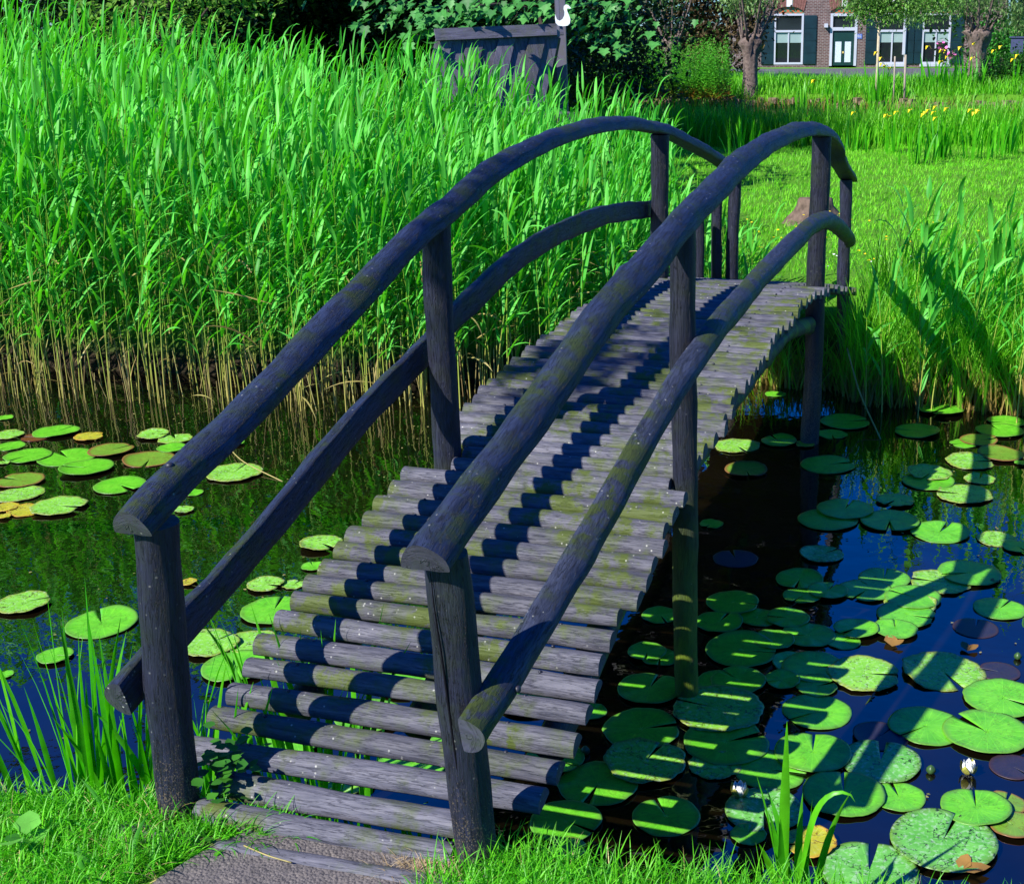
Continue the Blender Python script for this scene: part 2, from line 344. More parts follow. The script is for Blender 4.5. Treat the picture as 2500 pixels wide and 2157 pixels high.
def circ(r, n=20): return [(r*math.cos(2*PI*k/n), r*math.sin(2*PI*k/n)) for k in range(n)]

LH = [(-0.463,-0.098,1.511),(-0.463,0.026,1.552),(-0.465,0.207,1.598),(-0.47,0.652,1.714),(-0.48,1.687,2.013),(-0.484,2.029,2.084),(-0.501,2.643,2.205),(-0.515,3.185,2.257),(-0.531,3.784,2.284),(-0.546,4.344,2.278),(-0.563,4.963,2.243),(-0.582,5.697,2.159),(-0.567,5.984,2.104),(-0.533,6.523,1.974),(-0.499,7.062,1.834),(-0.484,7.308,1.766),(-0.467,7.80,1.66)]
RH = [(0.445,-0.112,1.512),(0.445,0.001,1.544),(0.484,0.507,1.697),(0.526,1.07,1.894),(0.565,1.578,2.017),(0.583,1.813,2.083),(0.59,2.333,2.158),(0.578,3.043,2.228),(0.567,3.654,2.252),(0.554,4.421,2.25),(0.541,5.125,2.215),(0.524,5.871,2.138),(0.492,6.568,2.011),(0.478,6.878,1.874),(0.467,7.309,1.747),(0.458,7.697,1.64)]
RM = [(0.555,-0.11,0.993),(0.571,0.256,1.077),(0.595,0.623,1.186),(0.609,0.845,1.254),(0.623,1.063,1.334),(0.646,1.437,1.448),(0.663,1.692,1.529),(0.678,2.147,1.604),(0.669,2.671,1.627),(0.658,3.287,1.648),(0.646,3.969,1.656),(0.63,4.851,1.653),(0.618,5.569,1.596),(0.594,6.219,1.471),(0.56,7.007,1.278),(0.547,7.309,1.186)]
LM = [(-0.575,-0.099,0.935),(-0.575,0.21,1.021),(-0.575,0.475,1.08),(-0.575,0.937,1.214),(-0.575,1.475,1.368),(-0.576,2.032,1.483),(-0.583,2.3,1.554),(-0.593,2.718,1.623),(-0.603,3.16,1.689),(-0.615,3.643,1.719),(-0.628,4.201,1.723),(-0.644,4.834,1.693),(-0.662,5.776,1.601)]
def shift(P, v): return np.asarray(P, float)+np.asarray(v)
lhp = catmull(shift(LH, (0, 0, -.035)), 120); rhp = catmull(shift(RH, (0, 0, -.035)), 120)
B(section_sweep(lhp, halflog(.128, .078), (0, 0, 1), M_RAIL, 'handrail', .0022, [(.25, .9, .01, .03), (2.2, 1.9, .012, .03), (3.6, 1.2, .01, .03)], M_END, 1))
B(section_sweep(rhp, halflog(.132, .080), (0, 0, 1), M_RAIL, 'handrail', .0022, [(.2, 1.6, .012, .025), (1.6, 2.2, .01, .03), (3.1, 1.7, .012, .03), (4.2, 1.2, .01, .03)], M_END, 2))
rmp = catmull(shift(RM, (-.035, 0, 0)), 110); lmp = catmull(shift(LM, (.0, 0, 0)), 90)
B(section_sweep(rmp, halflog(.118, .074), (1, 0, 0), M_RAILM, 'middle_rail', .0015, [(.8, 1.7, .016, .035), (1.9, 1.4, .012, .03), (3.1, 1.9, .014, .03), (4.5, 1.5, .01, .03)], M_END, 3))
B(section_sweep(lmp, halflog(.122, .070), (-1, 0, 0), M_RAIL, 'middle_rail', .0022, [], M_END, 4))
for (q, x0) in ((lhp, 0), (rhp, 0), (rmp, 1), (lmp, 2)):
    m = MB(); i = 3; p = q[i]+(np.array([0, 0, .078]) if x0 == 0 else (np.array([.074, 0, 0]) if x0 == 1 else np.array([.004, 0, 0])))
    d = np.array([0, 0, 1.0]) if x0 == 0 else np.array([1.0, 0, 0]); m.tube([p-d*.006, p+d*.006, p+d*.010], [.012, .012, .006], 8); B(m.build('bolt', plain('bolt_iron', (.02, .02, .03), .5, .5, .2, 60), None, True))
# posts: base xy, top xy, z range, radius
POSTS = [((-.512, 0), (-.463, .0), .1, 1.475, .064), ((.493, 0), (.447, .0), .1, 1.475, .063),
         ((-.498, 1.983), (-.483, 1.99), -.5, 2.04, .060), ((.597, 1.983), (.585, 1.975), -.5, 2.065, .053),
         ((-.580, 5.72), (-.583, 5.72), -.5, 2.115, .062), ((.524, 5.72), (.531, 5.72), -.5, 2.12, .064),
         ((-.489, 7.583), (-.467, 7.583), .0, 1.665, .052), ((.463, 7.583), (.445, 7.583), .0, 1.63, .050)]
for k, (b, t, z0, z1, r) in enumerate(POSTS):
    zz = np.linspace(z0, z1, 26); s = (zz-.6)/(z1-.6)
    P = np.stack([b[0]+(t[0]-b[0])*s+.004*np.sin(zz*5+k), b[1]+(t[1]-b[1])*s+.003*np.sin(zz*4+k*2), zz], 1)
    o = B(section_sweep(P, circ(r, 22), (0, 1, 0), M_POSTW if k in (2, 3) else M_POST, 'post', .0018, [(1.0, .5, .006, .02)], M_END, 20+k))
    if k == 1:
        o['label'] = 'near post split by a long crack'
# the long crack on the right near post is a cut wedge: darker narrow groove strips
def crack(pts, w, name, mat):
    m = MB(); pts = catmull(pts, 24); n = len(pts)
    m.tube(pts, [w*math.sin(PI*(i+.4)/n)+.0008 for i in range(n)], 6); return B(m.build(name, mat))
M_CRACK = plain('crack_dark', (.004, .004, .006), .9, .1)
crack([(.432, -.060, 1.45), (.440, -.0630, 1.33), (.452, -.0635, 1.2), (.463, -.0635, 1.05), (.474, -.0630, .9), (.488, -.0620, .72), (.497, -.0615, .56)], .0032, 'crack', M_CRACK)
# braces doubling the far left post (the photo shows two more short posts there)
for (x, y, z1, r) in ((-.60, 7.50, 1.52, .045), (-.70, 7.30, 1.36, .04)):
    P = np.stack([np.full(10, x), np.full(10, y), np.linspace(0, z1, 10)], 1)
    B(section_sweep(P, circ(r, 14), (0, 1, 0), M_POST, 'short_post', .002, [], M_END, 60+int(y*10)))
# deck
DY = [-.35, -.1, .05, .29, .5, .72, .93, 1.16, 1.4, 1.6, 1.87, 2.45, 3.0, 3.5, 4.07, 4.6, 5.1, 5.6, 6.3, 7.0, 7.6, 8.3]
DZ = [.47, .525, .565, .645, .72, .79, .845, .895, .94, .98, 1.03, 1.125, 1.185, 1.22, 1.245, 1.25, 1.225, 1.15, 1.03, .88, .76, .60]
def dz(y): return np.interp(y, DY, DZ)
# arc-length stepping of planks
ya = np.linspace(-.12, 8.25, 4000); sa = np.concatenate([[0], np.cumsum(np.hypot(np.diff(ya), np.diff(dz(ya))))])
nails = []; s = 0.0; k = 0; pl_rng = random.Random(5)
while s < sa[-1]:
    y = float(np.interp(s, sa, ya)); y2 = float(np.interp(min(s+.02, sa[-1]), sa, ya)); sl_ = math.atan2(dz(y2)-dz(y-.01), y2-y+.01)
    near = s < 1.1
    w = pl_rng.uniform(.082, .096) if near else pl_rng.uniform(.082, .102)
    h = pl_rng.uniform(.046, .052) if s < 2.4 else pl_rng.uniform(.054, .062); hl, hr = pl_rng.uniform(.605, .635), pl_rng.uniform(.605, .655)
    if abs(y-1.983) < .085: hr = .545 if y < 1.97 else .54; 
    if .9 < (y-1.983)/.1 < 3.5: hr = pl_rng.uniform(.60, .64)
    if abs(y-1.983) < .10: hl = .43
    if abs(y-5.72) < .10: hl, hr = .51, .455
    if abs(y-0.02) < .10: hl, hr = .44, .42
    if y > 5.85: hr = pl_rng.uniform(.50, .54)
    if abs(y-7.583) < .09: hl, hr = .43, .40
    skew = pl_rng.uniform(-.009, .009); tilt = pl_rng.uniform(-.006, .006); sag = pl_rng.uniform(-.006, .006)
    t = np.linspace(0, 1, 18); zz = float(dz(y))-h
    P = np.stack([-hl+(hl+hr)*t, y+skew*(t-.5)*2+sag*np.sin(t*PI), zz+tilt*(t-.5)*2+0*t], 1)
    upn = (0, -math.sin(sl_)+pl_rng.uniform(-.08, .08), math.cos(sl_))
    prof = [(a, b*1.0) for a, b in halflog(w, h, 13)]
    o = B(section_sweep(P, prof, upn, M_PLANK, 'plank', .0013, [(pl_rng.uniform(.1, 1.1), pl_rng.uniform(.6, 2.5), .004, .02)], M_END, 100+k))
    nails.append((-.40, y, zz+h)); nails.append((.43 if abs(y-1.983) > .3 else .36, y+.004, zz+h))
    s += (w+(pl_rng.uniform(.026, .036) if near else (pl_rng.uniform(.019, .026) if s < 2.4 else pl_rng.uniform(.009, .015)))); k += 1
m = MB()
for (x, y, z) in nails:
    x += pl_rng.uniform(-.02, .02); m.tube([(x, y, z-.006), (x, y, z+.0005), (x, y, z+.003)], [.0065, .0065, .003], 7)
tag(B(m.build('nail_heads', plain('nail_iron', (.012, .014, .024), .45, .5, .2, 60), None, True)), None, None, None, 'stuff')
# sill log half sunk in the soil in front of the deck
P = np.stack([np.linspace(-.52, .6, 24), -.155+np.linspace(.03, -.02, 24), .445+.0*np.linspace(0, 1, 24)], 1)
B(section_sweep(P, circ(.052, 18), (0, 0, 1), M_PLANK, 'sill_log', .003, [], M_END, 9))
# stringers and a cross log on the posts
bx = [(0.6, .50), (1.19, .66), (1.8, .80), (2.4, .90), (3.2, .965), (4.0, .99), (4.8, .97), (5.4, .88), (5.9, .78)]
for x, r in ((.49, .058), (-.46, .06), (0.0, .055)):
    P = catmull([(x, y, z+.03) for y, z in bx], 40)
    B(section_sweep(P, circ(r, 16), (0, 0, 1), M_BEAM, 'stringer', .004, [], M_BEAM, int(200+x*10)))
for y, z in ((1.99, .78),):
    P = np.stack([np.linspace(-.50, .50, 12), np.full(12, y+.1), np.full(12, z)], 1)
    B(section_sweep(P, circ(.05, 14), (0, 0, 1), M_BEAM, 'cross_log', .003, [], M_BEAM, int(300+y)))

# ------------------------------------------------------------------ ribbons: reeds, grass, iris
def ribbons(base, az, th0, th1, Ln, Wd, K=6, pw=1.6, prof='lance', tw=None, fold=0.0, tint=None):
    """N curved blades. base (N,3); angles from vertical th0 -> th1; returns V, F, tint"""
    N_ = len(base); s = np.linspace(0, 1, K+1)
    th = th0[:, None]+(th1-th0)[:, None]*s[None]**pw
    thm = (th[:, 1:]+th[:, :-1])/2; dl = (Ln/K)[:, None]
    hx = np.concatenate([np.zeros((N_, 1)), np.cumsum(np.sin(thm)*dl, 1)], 1)
    hz = np.concatenate([np.zeros((N_, 1)), np.cumsum(np.cos(thm)*dl, 1)], 1)
    d = np.stack([np.cos(az), np.sin(az)], 1); sd = np.stack([-np.sin(az), np.cos(az), 0*az], 1)
    C = np.zeros((N_, K+1, 3)); C[..., 0] = base[:, 0:1]+hx*d[:, 0:1]; C[..., 1] = base[:, 1:2]+hx*d[:, 1:2]; C[..., 2] = base[:, 2:3]+hz
    nrm = np.stack([-np.cos(th)*d[:, 0:1], -np.cos(th)*d[:, 1:2], np.sin(th)], -1)
    if tw is None: tw = np.zeros(N_)
    ang = tw[:, None]*(s[None]*.8+.2); S3 = sd[:, None, :]*np.cos(ang)[..., None]+nrm*np.sin(ang)[..., None]; N3 = np.cross(S3, np.stack([np.sin(th)*d[:, 0:1], np.sin(th)*d[:, 1:2], np.cos(th)], -1))
    if prof == 'lance': p = np.sin(PI*np.clip(s, 0, 1)**.62)**.75; p[0] = .25; p[-1] = .02
    elif prof == 'grass': p = (1-s**2.2)*.98+.02; p[0] = .75
    elif prof == 'iris': p = np.minimum(1, (1-s)*2.4)**.8*.98+.02; p[0] = .8
    else: p = np.ones(K+1)*1.0
    wv = Wd[:, None]*p[None]/2
    tn = RNG.random(N_) if tint is None else tint
    if fold:
        Lf = C-S3*wv[..., None]+N3*(wv*fold)[..., None]; Rt = C+S3*wv[..., None]+N3*(wv*fold)[..., None]
        V = np.stack([Lf, C, Rt], 2).reshape(-1, 3); m = 3
    else:
        V = np.stack([C-S3*wv[..., None], C+S3*wv[..., None]], 2).reshape(-1, 3); m = 2
    I = np.arange(N_*(K+1)*m).reshape(N_, K+1, m); Fs = []
    for j in range(m-1):
        Fs.append(np.stack([I[:, :-1, j], I[:, :-1, j+1], I[:, 1:, j+1], I[:, 1:, j]], -1).reshape(-1, 4))
    return V, np.concatenate(Fs), np.repeat(tn, (K+1)*m), C
def joinm(parts):
    V = []; F = []; T = []; n = 0
    for v, f, t in parts: V.append(v); F.append(f+n); T.append(t); n += len(v)
    return np.concatenate(V), np.concatenate(F), np.concatenate(T)
def tubes(C, R, n=4, tint=None):
    """thin stems: C (N,K,3) centres, R (N,K)"""
    N_, K = C.shape[:2]; a = np.arange(n)*2*PI/n
    off = np.stack([np.cos(a), np.sin(a), 0*a], 1)
    V = (C[:, :, None, :]+off[None, None]*R[:, :, None, None]).reshape(-1, 3)
    I = np.arange(N_*K*n).reshape(N_, K, n); J = np.roll(I, -1, 2)
    F = np.stack([I[:, :-1], J[:, :-1], J[:, 1:], I[:, 1:]], -1).reshape(-1, 4)
    tn = RNG.random(N_) if tint is None else tint
    return V, F, np.repeat(tn, K*n)
def reeds(name, P, H, lean=.10, leaves=11, lw=(.017, .03), ll=(.24, .46), lo=.28, mats=None, bias=.5, drop=0.0):
    """a reed bed: P (N,3) foot points, H heights; two meshes (stems, leaves) under one stuff object"""
    N_ = len(P); az = RNG.normal(bias, 1.3, N_); ln = np.abs(RNG.normal(0, lean, N_))+.02
    K = 7; s = np.linspace(0, 1, K); C = np.zeros((N_, K, 3))
    hx = H[:, None]*ln[:, None]*s[None]**1.6
    C[..., 0] = P[:, 0:1]+hx*np.cos(az)[:, None]; C[..., 1] = P[:, 1:2]+hx*np.sin(az)[:, None]; C[..., 2] = P[:, 2:3]+H[:, None]*.93*s[None]
    R = (.0056*(1-.7*s))[None]*RNG.uniform(.8, 1.3, N_)[:, None]
    st = tubes(C, R, 4)
    parts = []
    fr = np.linspace(lo, .98, leaves)
    for j, f in enumerate(fr):
        keep = RNG.random(N_) > drop
        ff = np.clip(f+RNG.normal(0, .02, N_), lo*.8, .985)*(K-1); i0 = np.floor(ff).astype(int); w = (ff-i0)[:, None]
        b = C[np.arange(N_), i0]*(1-w)+C[np.arange(N_), np.minimum(i0+1, K-1)]*w
        la = az+j*PI+RNG.normal(0, .55, N_); la = np.arctan2(np.sin(la)+.15, np.cos(la)+.75)
        up = f > .72
        t0 = RNG.uniform(.10, .38, N_) if up else RNG.uniform(.28, .75, N_)
        t1 = t0+(RNG.uniform(.15, 2.6, N_)*(RNG.random(N_)**.6) if up else RNG.uniform(.35, 1.5, N_))
        L_ = RNG.uniform(ll[0], ll[1], N_)*(1.0-.35*abs(f-.7)/.4); W_ = RNG.uniform(lw[0], lw[1], N_)*(.75+.3*f)
        v, fa, t, _ = ribbons(b[keep], la[keep], t0[keep], t1[keep], L_[keep], W_[keep], 6, 2.2 if up else 1.5, 'lance', RNG.normal(0, .5, N_)[keep], fold=.25)
        parts.append((v, fa, t))
    V, F, T = joinm(parts)
    o = mesh_np(name, V, F, mats[0], tint=T)
    o2 = mesh_np('stem', st[0], st[1], mats[1], o, tint=st[2])
    return o
M_REED = leafmat('reed_leaf', (.045, .34, .025), (.17, .67, .09), .38, (1.1, 1.3, .15), .45, spec=.2, noise=3.0, nv=(.75, 1.2))
M_STEM = leafmat('reed_stem', (.12, .38, .02), (.28, .46, .04), .1, None, .5, (.0, .75, (.46, .40, .10)))
def in_poly(n, poly, rng=RNG):
    poly = np.asarray(poly, float); lo, hi = poly.min(0), poly.max(0); out = np.zeros((0, 2))
    while len(out) < n:
        q = rng.uniform(lo, hi, (n*2, 2)); c = np.zeros(len(q), bool); j = len(poly)-1
        for i in range(len(poly)):
            xi, yi = poly[i]; xj, yj = poly[j]
            c ^= ((yi > q[:, 1]) != (yj > q[:, 1])) & (q[:, 0] < (xj-xi)*(q[:, 1]-yi)/(yj-yi+1e-12)+xi); j = i
        out = np.vstack([out, q[c]])
    return out[:n]
def reed_h(x, y):
    # taller towards the left end of the bed
    h = 2.10+.155*np.clip(-x-2.6, 0, 8)+.16*np.exp(-((x+4.6)/1.3)**2)
    return h
front = [(-8.6, 4.75), (-5.5, 5.15), (-4.1, 5.35), (-2.9, 5.55), (-2.15, 5.9), (-1.35, 6.5)]
back1 = [(-1.05, 7.6), (-2.3, 7.6), (-4.5, 7.2), (-9.8, 6.7)]
A1 = in_poly(760, front+back1); A2 = in_poly(1500, [(-1.05, 7.4), (-1.35, 8.9), (-2.5, 12.5), (-12.6, 11.5), (-9.8, 6.6), (-4.5, 7.0), (-2.3, 7.4)])
A = np.vstack([A1, A2]); Hh = reed_h(A[:, 0], A[:, 1])*RNG.uniform(.74, 1.07, len(A))
edge = np.clip((-1.05-A[:, 0])/1.3, 0, 1); Hh *= .72+.28*edge
P3 = np.column_stack([A, np.full(len(A), -.08)])
tag(reeds('reed_bed', P3, Hh, .11, 11, (.021, .041), (.28, .58), .28, (M_REED, M_STEM), .3), 'tall dense bright green reed bed standing in the water along the left of the bridge', 'reeds', None, 'stuff')
# old dry stems at the foot of the bed
Q = in_poly(150, front+[(-1.2, 6.9), (-2.1, 6.4), (-4.1, 5.9), (-5.5, 5.7), (-8.8, 5.4)])
n_ = len(Q); s = np.linspace(0, 1, 4); Hq = RNG.uniform(.15, .62, n_); azq = RNG.uniform(0, 6.28, n_); lnq = np.abs(RNG.normal(0, .16, n_))
C = np.zeros((n_, 4, 3)); C[..., 0] = Q[:, 0:1]+(Hq*lnq*np.cos(azq))[:, None]*s; C[..., 1] = Q[:, 1:2]+(Hq*lnq*np.sin(azq))[:, None]*s; C[..., 2] = -.05+Hq[:, None]*s
M_DRY = leafmat('dry_stem', (.22, .15, .06), (.50, .46, .15), .05)
v, f, t = tubes(C, np.full((n_, 4), .0042), 4)
tag(mesh_np('dry_reed_stems', v, f, M_DRY, tint=t), 'tan dry reed stems at the foot of the tall green reed bed', 'dry reeds', None, 'stuff')

Qd = in_poly(420, front+[(-1.1, 7.4), (-2.3, 7.2), (-4.5, 6.8), (-9.2, 6.4)])
v, f, t, _ = ribbons(np.column_stack([Qd, RNG.uniform(.05, 1.1, 420)]), RNG.uniform(0, 6.28, 420), RNG.uniform(.1, 1.4, 420), RNG.uniform(1.2, 2.8, 420), RNG.uniform(.2, .5, 420), RNG.uniform(.008, .02, 420), 6, 1.3, 'lance', RNG.normal(0, 1, 420))
tag(mesh_np('withered_reed_leaves', v, f, leafmat('withered', (.34, .24, .08), (.56, .50, .16), .3), tint=t), 'withered straw coloured leaves hanging low in the reed bed', 'dry leaves', None, 'stuff')
# right hand reeds and sedge at the far bank beside the bridge
Rr = in_poly(120, [(.75, 6.5), (2.9, 6.35), (3.2, 7.9), (.9, 8.3)]); Hr = RNG.uniform(.8, 1.75, 120)
tag(reeds('reed_clump', np.column_stack([Rr, np.full(120, -.05)]), Hr, .12, 8, (.026, .046), (.26, .5), .28, (M_REED, M_STEM), .8, .15), 'loose stand of slender reeds in the water right of the bridge', 'reeds', None, 'stuff')
R4 = in_poly(26, [(-.62, 7.6), (-.30, 7.75), (-.25, 8.2), (-.9, 8.6), (-1.0, 7.8)])
tag(reeds('reed_clump', np.column_stack([R4, np.full(26, .3)]), RNG.uniform(.5, .95, 26), .2, 5, (.022, .04), (.25, .45), .2, (M_REED, M_STEM), .5, .1), 'short reeds crowding the far left end post of the bridge', 'reeds', None, 'stuff')
M_SEDGE = leafmat('sedge_blade', (.07, .36, .008), (.22, .62, .03), .45, (1.1, 1.3, .2), .45, (.06, .30, (.34, .24, .07)), noise=2.2, nv=(.68, 1.25))
def blades(name, P, h, w, mat, label, cat, th=(.05, .5), t1=(.3, 1.4), K=4, prof='grass', fold=0.0, pw=1.6):
    n = len(P); a = RNG.uniform(0, 2*PI, n); t0 = RNG.uniform(th[0], th[1], n); tt = t0+RNG.uniform(t1[0]-th[0], t1[1]-th[0], n)
    v, f, t, _ = ribbons(P, a, t0, tt, RNG.uniform(h[0], h[1], n), RNG.uniform(w[0], w[1], n), K, pw, prof, RNG.normal(0, .4, n), fold)
    return tag(mesh_np(name, v, f, mat, tint=t), label, cat, None, 'stuff')
Sg = in_poly(5200, [(.52, 6.95), (.8, 6.7), (1.2, 6.75), (3.4, 6.75), (3.6, 8.1), (.62, 8.2)])
blades('sedge', np.column_stack([Sg, np.maximum(tz(Sg[:, 0], Sg[:, 1]), -.05)]), (.45, 1.1), (.008, .018), M_SEDGE, 'thick green sedge on the far bank right of the bridge end', 'sedge', (.02, .35), (.2, 1.2), 5, 'grass', .2)
Sg = in_poly(900, [(-1.3, 7.1), (-.62, 7.6), (-.62, 8.4), (-1.4, 9.6), (-2.2, 9.2)])
blades('sedge', np.column_stack([Sg, np.maximum(tz(Sg[:, 0], Sg[:, 1]), -.05)]), (.3, .7), (.01, .02), M_SEDGE, 'green sedge around the far left posts of the bridge', 'sedge', (.02, .35), (.2, 1.2), 5, 'grass', .2)

# lawn beyond the bridge
M_GRASS = leafmat('grass_blade', (.055, .36, .006), (.17, .62, .02), .42, (1.0, 1.25, .2), .42)
M_LAWN = leafmat('lawn_blade', (.10, .52, .008), (.28, .74, .03), .4, (1.1, 1.2, .3), .5, noise=1.6, nv=(.8, 1.15))
Lw = in_poly(64000, [(-.9, 7.9), (3.6, 7.6), (8.5, 24.5), (-6.8, 24.5), (-3.2, 13)])
blades('lawn', np.column_stack([Lw, tz(Lw[:, 0], Lw[:, 1])-.005]), (.05, .13), (.006, .012), M_LAWN, 'short sunny lawn beyond the far end of the bridge', 'lawn', (.05, .7), (.4, 1.6), 2)
Lw = in_poly(900, [(-.9, 8.2), (3.4, 8), (4.5, 14), (-2.2, 14)])
n_ = len(Lw)
# iris and long grass belt on the island's far shore
IB = in_poly(17000, [(-7.2, 23.4), (9, 24.6), (9, 27.2), (-7.5, 26.4)])
blades('waterside_grass', np.column_stack([IB, np.maximum(tz(IB[:, 0], IB[:, 1]), -.05)]), (.45, 1.0), (.014, .035), M_SEDGE, 'tall rank grass along the far shore of the lawn', 'tall grass', (.02, .3), (.15, 1.0), 4)
Ub = in_poly(900, [(-.6, 7.1), (.6, 7.0), (.6, 7.6), (-.6, 7.7)])
blades('sedge', np.column_stack([Ub, np.maximum(tz(Ub[:, 0], Ub[:, 1]), -.05)]), (.2, .5), (.01, .018), M_SEDGE, 'shaded sedge on the bank under the far end of the bridge', 'sedge', (.02, .35), (.2, 1.2), 4)
FB = in_poly(20000, [(-19, 43.0), (9, 42.6), (9, 52), (-19, 52)])
blades('bank_grass', np.column_stack([FB, np.maximum(tz(FB[:, 0], FB[:, 1]), -.05)]), (.25, .72), (.02, .05), M_SEDGE, 'tall grass on the far canal bank below the house', 'tall grass', (.02, .35), (.2, 1.1), 3)
FB = in_poly(9000, [(-22, 52), (9, 52), (9, 56.5), (-22, 56)])
blades('verge_grass', np.column_stack([FB, tz(FB[:, 0], FB[:, 1])]), (.08, .22), (.02, .05), M_LAWN, 'lower grass verge in front of the road', 'verge grass', (.02, .4), (.2, 1.1), 3)

# foreground bank grass
def near_pts(n, poly): 
    q = in_poly(n, poly); return np.column_stack([q, tz(q[:, 0], q[:, 1])-.004])
gl = [(-2.2, -1.5), (-.46, -1.5), (-.44, -.62), (-.40, -.34), (-.36, -.2), (-.34, -.02), (-.45, .1), (-.6, .2), (-.9, .27), (-2.2, .1)]
blades('grass', near_pts(26000, gl), (.05, .14), (.0028, .0062), M_GRASS, 'lush green grass on the near bank left of the path', 'grass', (.05, .8), (.5, 1.7), 5, 'grass', .2)
gl2 = [(.36, -1.2), (.42, -.30), (.38, -.16), (.44, -.09), (.55, .06), (.62, .22), (1.3, .26), (2.4, .3), (2.4, -1.2)]
blades('grass', near_pts(21000, gl2), (.06, .17), (.0028, .0062), M_GRASS, 'bright green grass on the near bank right of the split post', 'grass', (.05, .7), (.4, 1.5), 5, 'grass', .2)
blades('grass', near_pts(420, [(-.42, -.3), (-.25, -.12), (-.05, -.02), (-.35, .05)]), (.05, .16), (.003, .006), M_GRASS, 'stray long grass blades leaning over the sill log beside the near left post', 'grass', (.5, 1.1), (1.0, 1.7), 5, 'grass', .2)
blades('dead_grass', near_pts(1300, [(.22, -.12), (.5, -.14), (.46, -.02), (.3, .0)]), (.03, .09), (.0015, .003), leafmat('dry_grass', (.38, .26, .12), (.6, .46, .25), .2), 'matted dry straw tuft at the foot of the split near post', 'dry grass', (.5, 1.5), (1.0, 2.2), 4)

q = in_poly(150, [(-1.9, -1.2), (-.5, -1.2), (-.42, -.1), (-.9, .1), (-1.9, -.05)])
v, f, t, _ = ribbons(np.column_stack([q, tz(q[:, 0], q[:, 1])]), RNG.uniform(0, 6.28, 150), RNG.uniform(.2, .9, 150), RNG.uniform(.8, 1.9, 150), RNG.uniform(.07, .17, 150), RNG.uniform(.009, .018, 150), 6, 1.4, 'lance', RNG.normal(0, .4, 150), fold=.3)
tag(mesh_np('broad_weeds', v, f, leafmat('weed_leaf', (.05, .30, .02), (.15, .50, .05), .35), tint=t), 'broader plantain leaves mixed into the near bank grass', 'weeds', None, 'stuff')
q = in_poly(1500, [(-2.0, -1.4), (-.42, -1.4), (-.35, .0), (-.9, .2), (-2.0, .0)]); q = np.vstack([q, in_poly(900, gl2)])
blades('dead_grass', np.column_stack([q, tz(q[:, 0], q[:, 1])]), (.05, .14), (.0018, .004), leafmat('straw_blade', (.40, .34, .10), (.62, .54, .24), .3), 'pale dry blades mixed into the near bank grass', 'dry grass', (.2, 1.2), (.6, 1.8), 4)
# iris clumps (leaf fans)
M_IRIS = leafmat('iris_leaf', (.035, .30, .006), (.13, .56, .012), .45, (1.0, 1.3, .2), .38, spec=.4)
M_YEL = plain('iris_petal', (.85, .62, .01), .5, .2, .1, 30)
def iris(name, c, n, spread, h, w, label, cat='iris', group=None, flowers=0, th=(.0, .25), fz=(.9, 1.05), fs=.035):
    c = np.asarray(c, float); q = RNG.normal(0, 1, (n, 2))*spread; P = np.column_stack([c[0]+q[:, 0], c[1]+q[:, 1], np.full(n, c[2])])
    a = np.arctan2(q[:, 1], q[:, 0])+RNG.normal(0, .6, n); t0 = RNG.uniform(th[0], th[1], n); t1 = t0+np.abs(RNG.normal(.1, .25, n))
    L_ = RNG.uniform(h*.55, h, n)
    v, f, t, _ = ribbons(P, a, t0, t1, L_, RNG.uniform(w*.7, w, n), 7, 2.0, 'iris', RNG.normal(0, 1.0, n), .22)
    if not flowers:
        return tag(mesh_np(name, v, f, M_IRIS, tint=t), label, cat, group)
    e = empty(name, tuple(c)); tag(e, label, cat, group)
    lf = mesh_np('foliage', v-c, f, M_IRIS, e, tint=t)
    for k in range(flowers):
        g = RNG.normal(0, 1, 2)*spread*1.3; hz = h*RNG.uniform(*fz); m = MB()
        for j in range(6):
            aa = j*PI/3+RNG.uniform(-.3, .3); big = j % 2 == 0; r = fs*(1.3 if big else .8); dr = -.9 if big else .6
            d = np.array([math.cos(aa), math.sin(aa), 0]); sd = np.array([-math.sin(aa), math.cos(aa), 0]); o0 = np.array([g[0], g[1], hz])
            m.add([o0, o0+d*r*.6+sd*r*.42+np.array([0, 0, .2*r]), o0+d*r*1.25+np.array([0, 0, dr*r]), o0+d*r*.6-sd*r*.42+np.array([0, 0, .2*r])], [[0, 1, 2, 3]])
        m.build('flower', M_YEL, e)
    return e
# near left bank, leaves rising out of the water edge
IR = [((-1.18, .24), 11, .07, .62, 'broad upright iris leaves at the left edge of the frame'), ((-.98, .22), 13, .06, .66, 'tall iris leaves between the left frame edge and the near left post'), ((-.80, .32), 9, .06, .50, 'iris leaves just left of the cut rail end by the near left post'),
      ((-.66, .26), 8, .05, .40, 'short iris leaves in the water left of the near left post'), ((-.40, .55), 13, .08, .62, 'iris leaves rising right behind the near left post'), ((-.62, .85), 10, .10, .55, 'iris leaves standing beyond the left middle rail'),
      ((-.30, .32), 14, .07, .20, 'low iris leaves pushing up under the first deck logs'), ((.05, .5), 16, .07, .26, 'iris leaves showing through the gaps between the near deck logs'), ((.25, .3), 16, .07, .18, 'green leaves under the near deck logs left of the split post')]
for (c, n, sp, h, lab) in IR: iris('iris_plant', (c[0], c[1], .0 if c[1] > .28 else .12), int(n*1.7), sp*1.2, h+.34 if h > .3 else h, .026, lab)
c0 = onz(1935, 2140, .33)
iris('iris_plant', (c0[0], c0[1], .20), 9, .03, .46, .028, 'iris plant with one tall torn leaf at the lower edge right of the bridge', th=(.05, .3))
bz = [(.0, .0, .0), (-.006, .0, .25), (.0, 0, .50)]
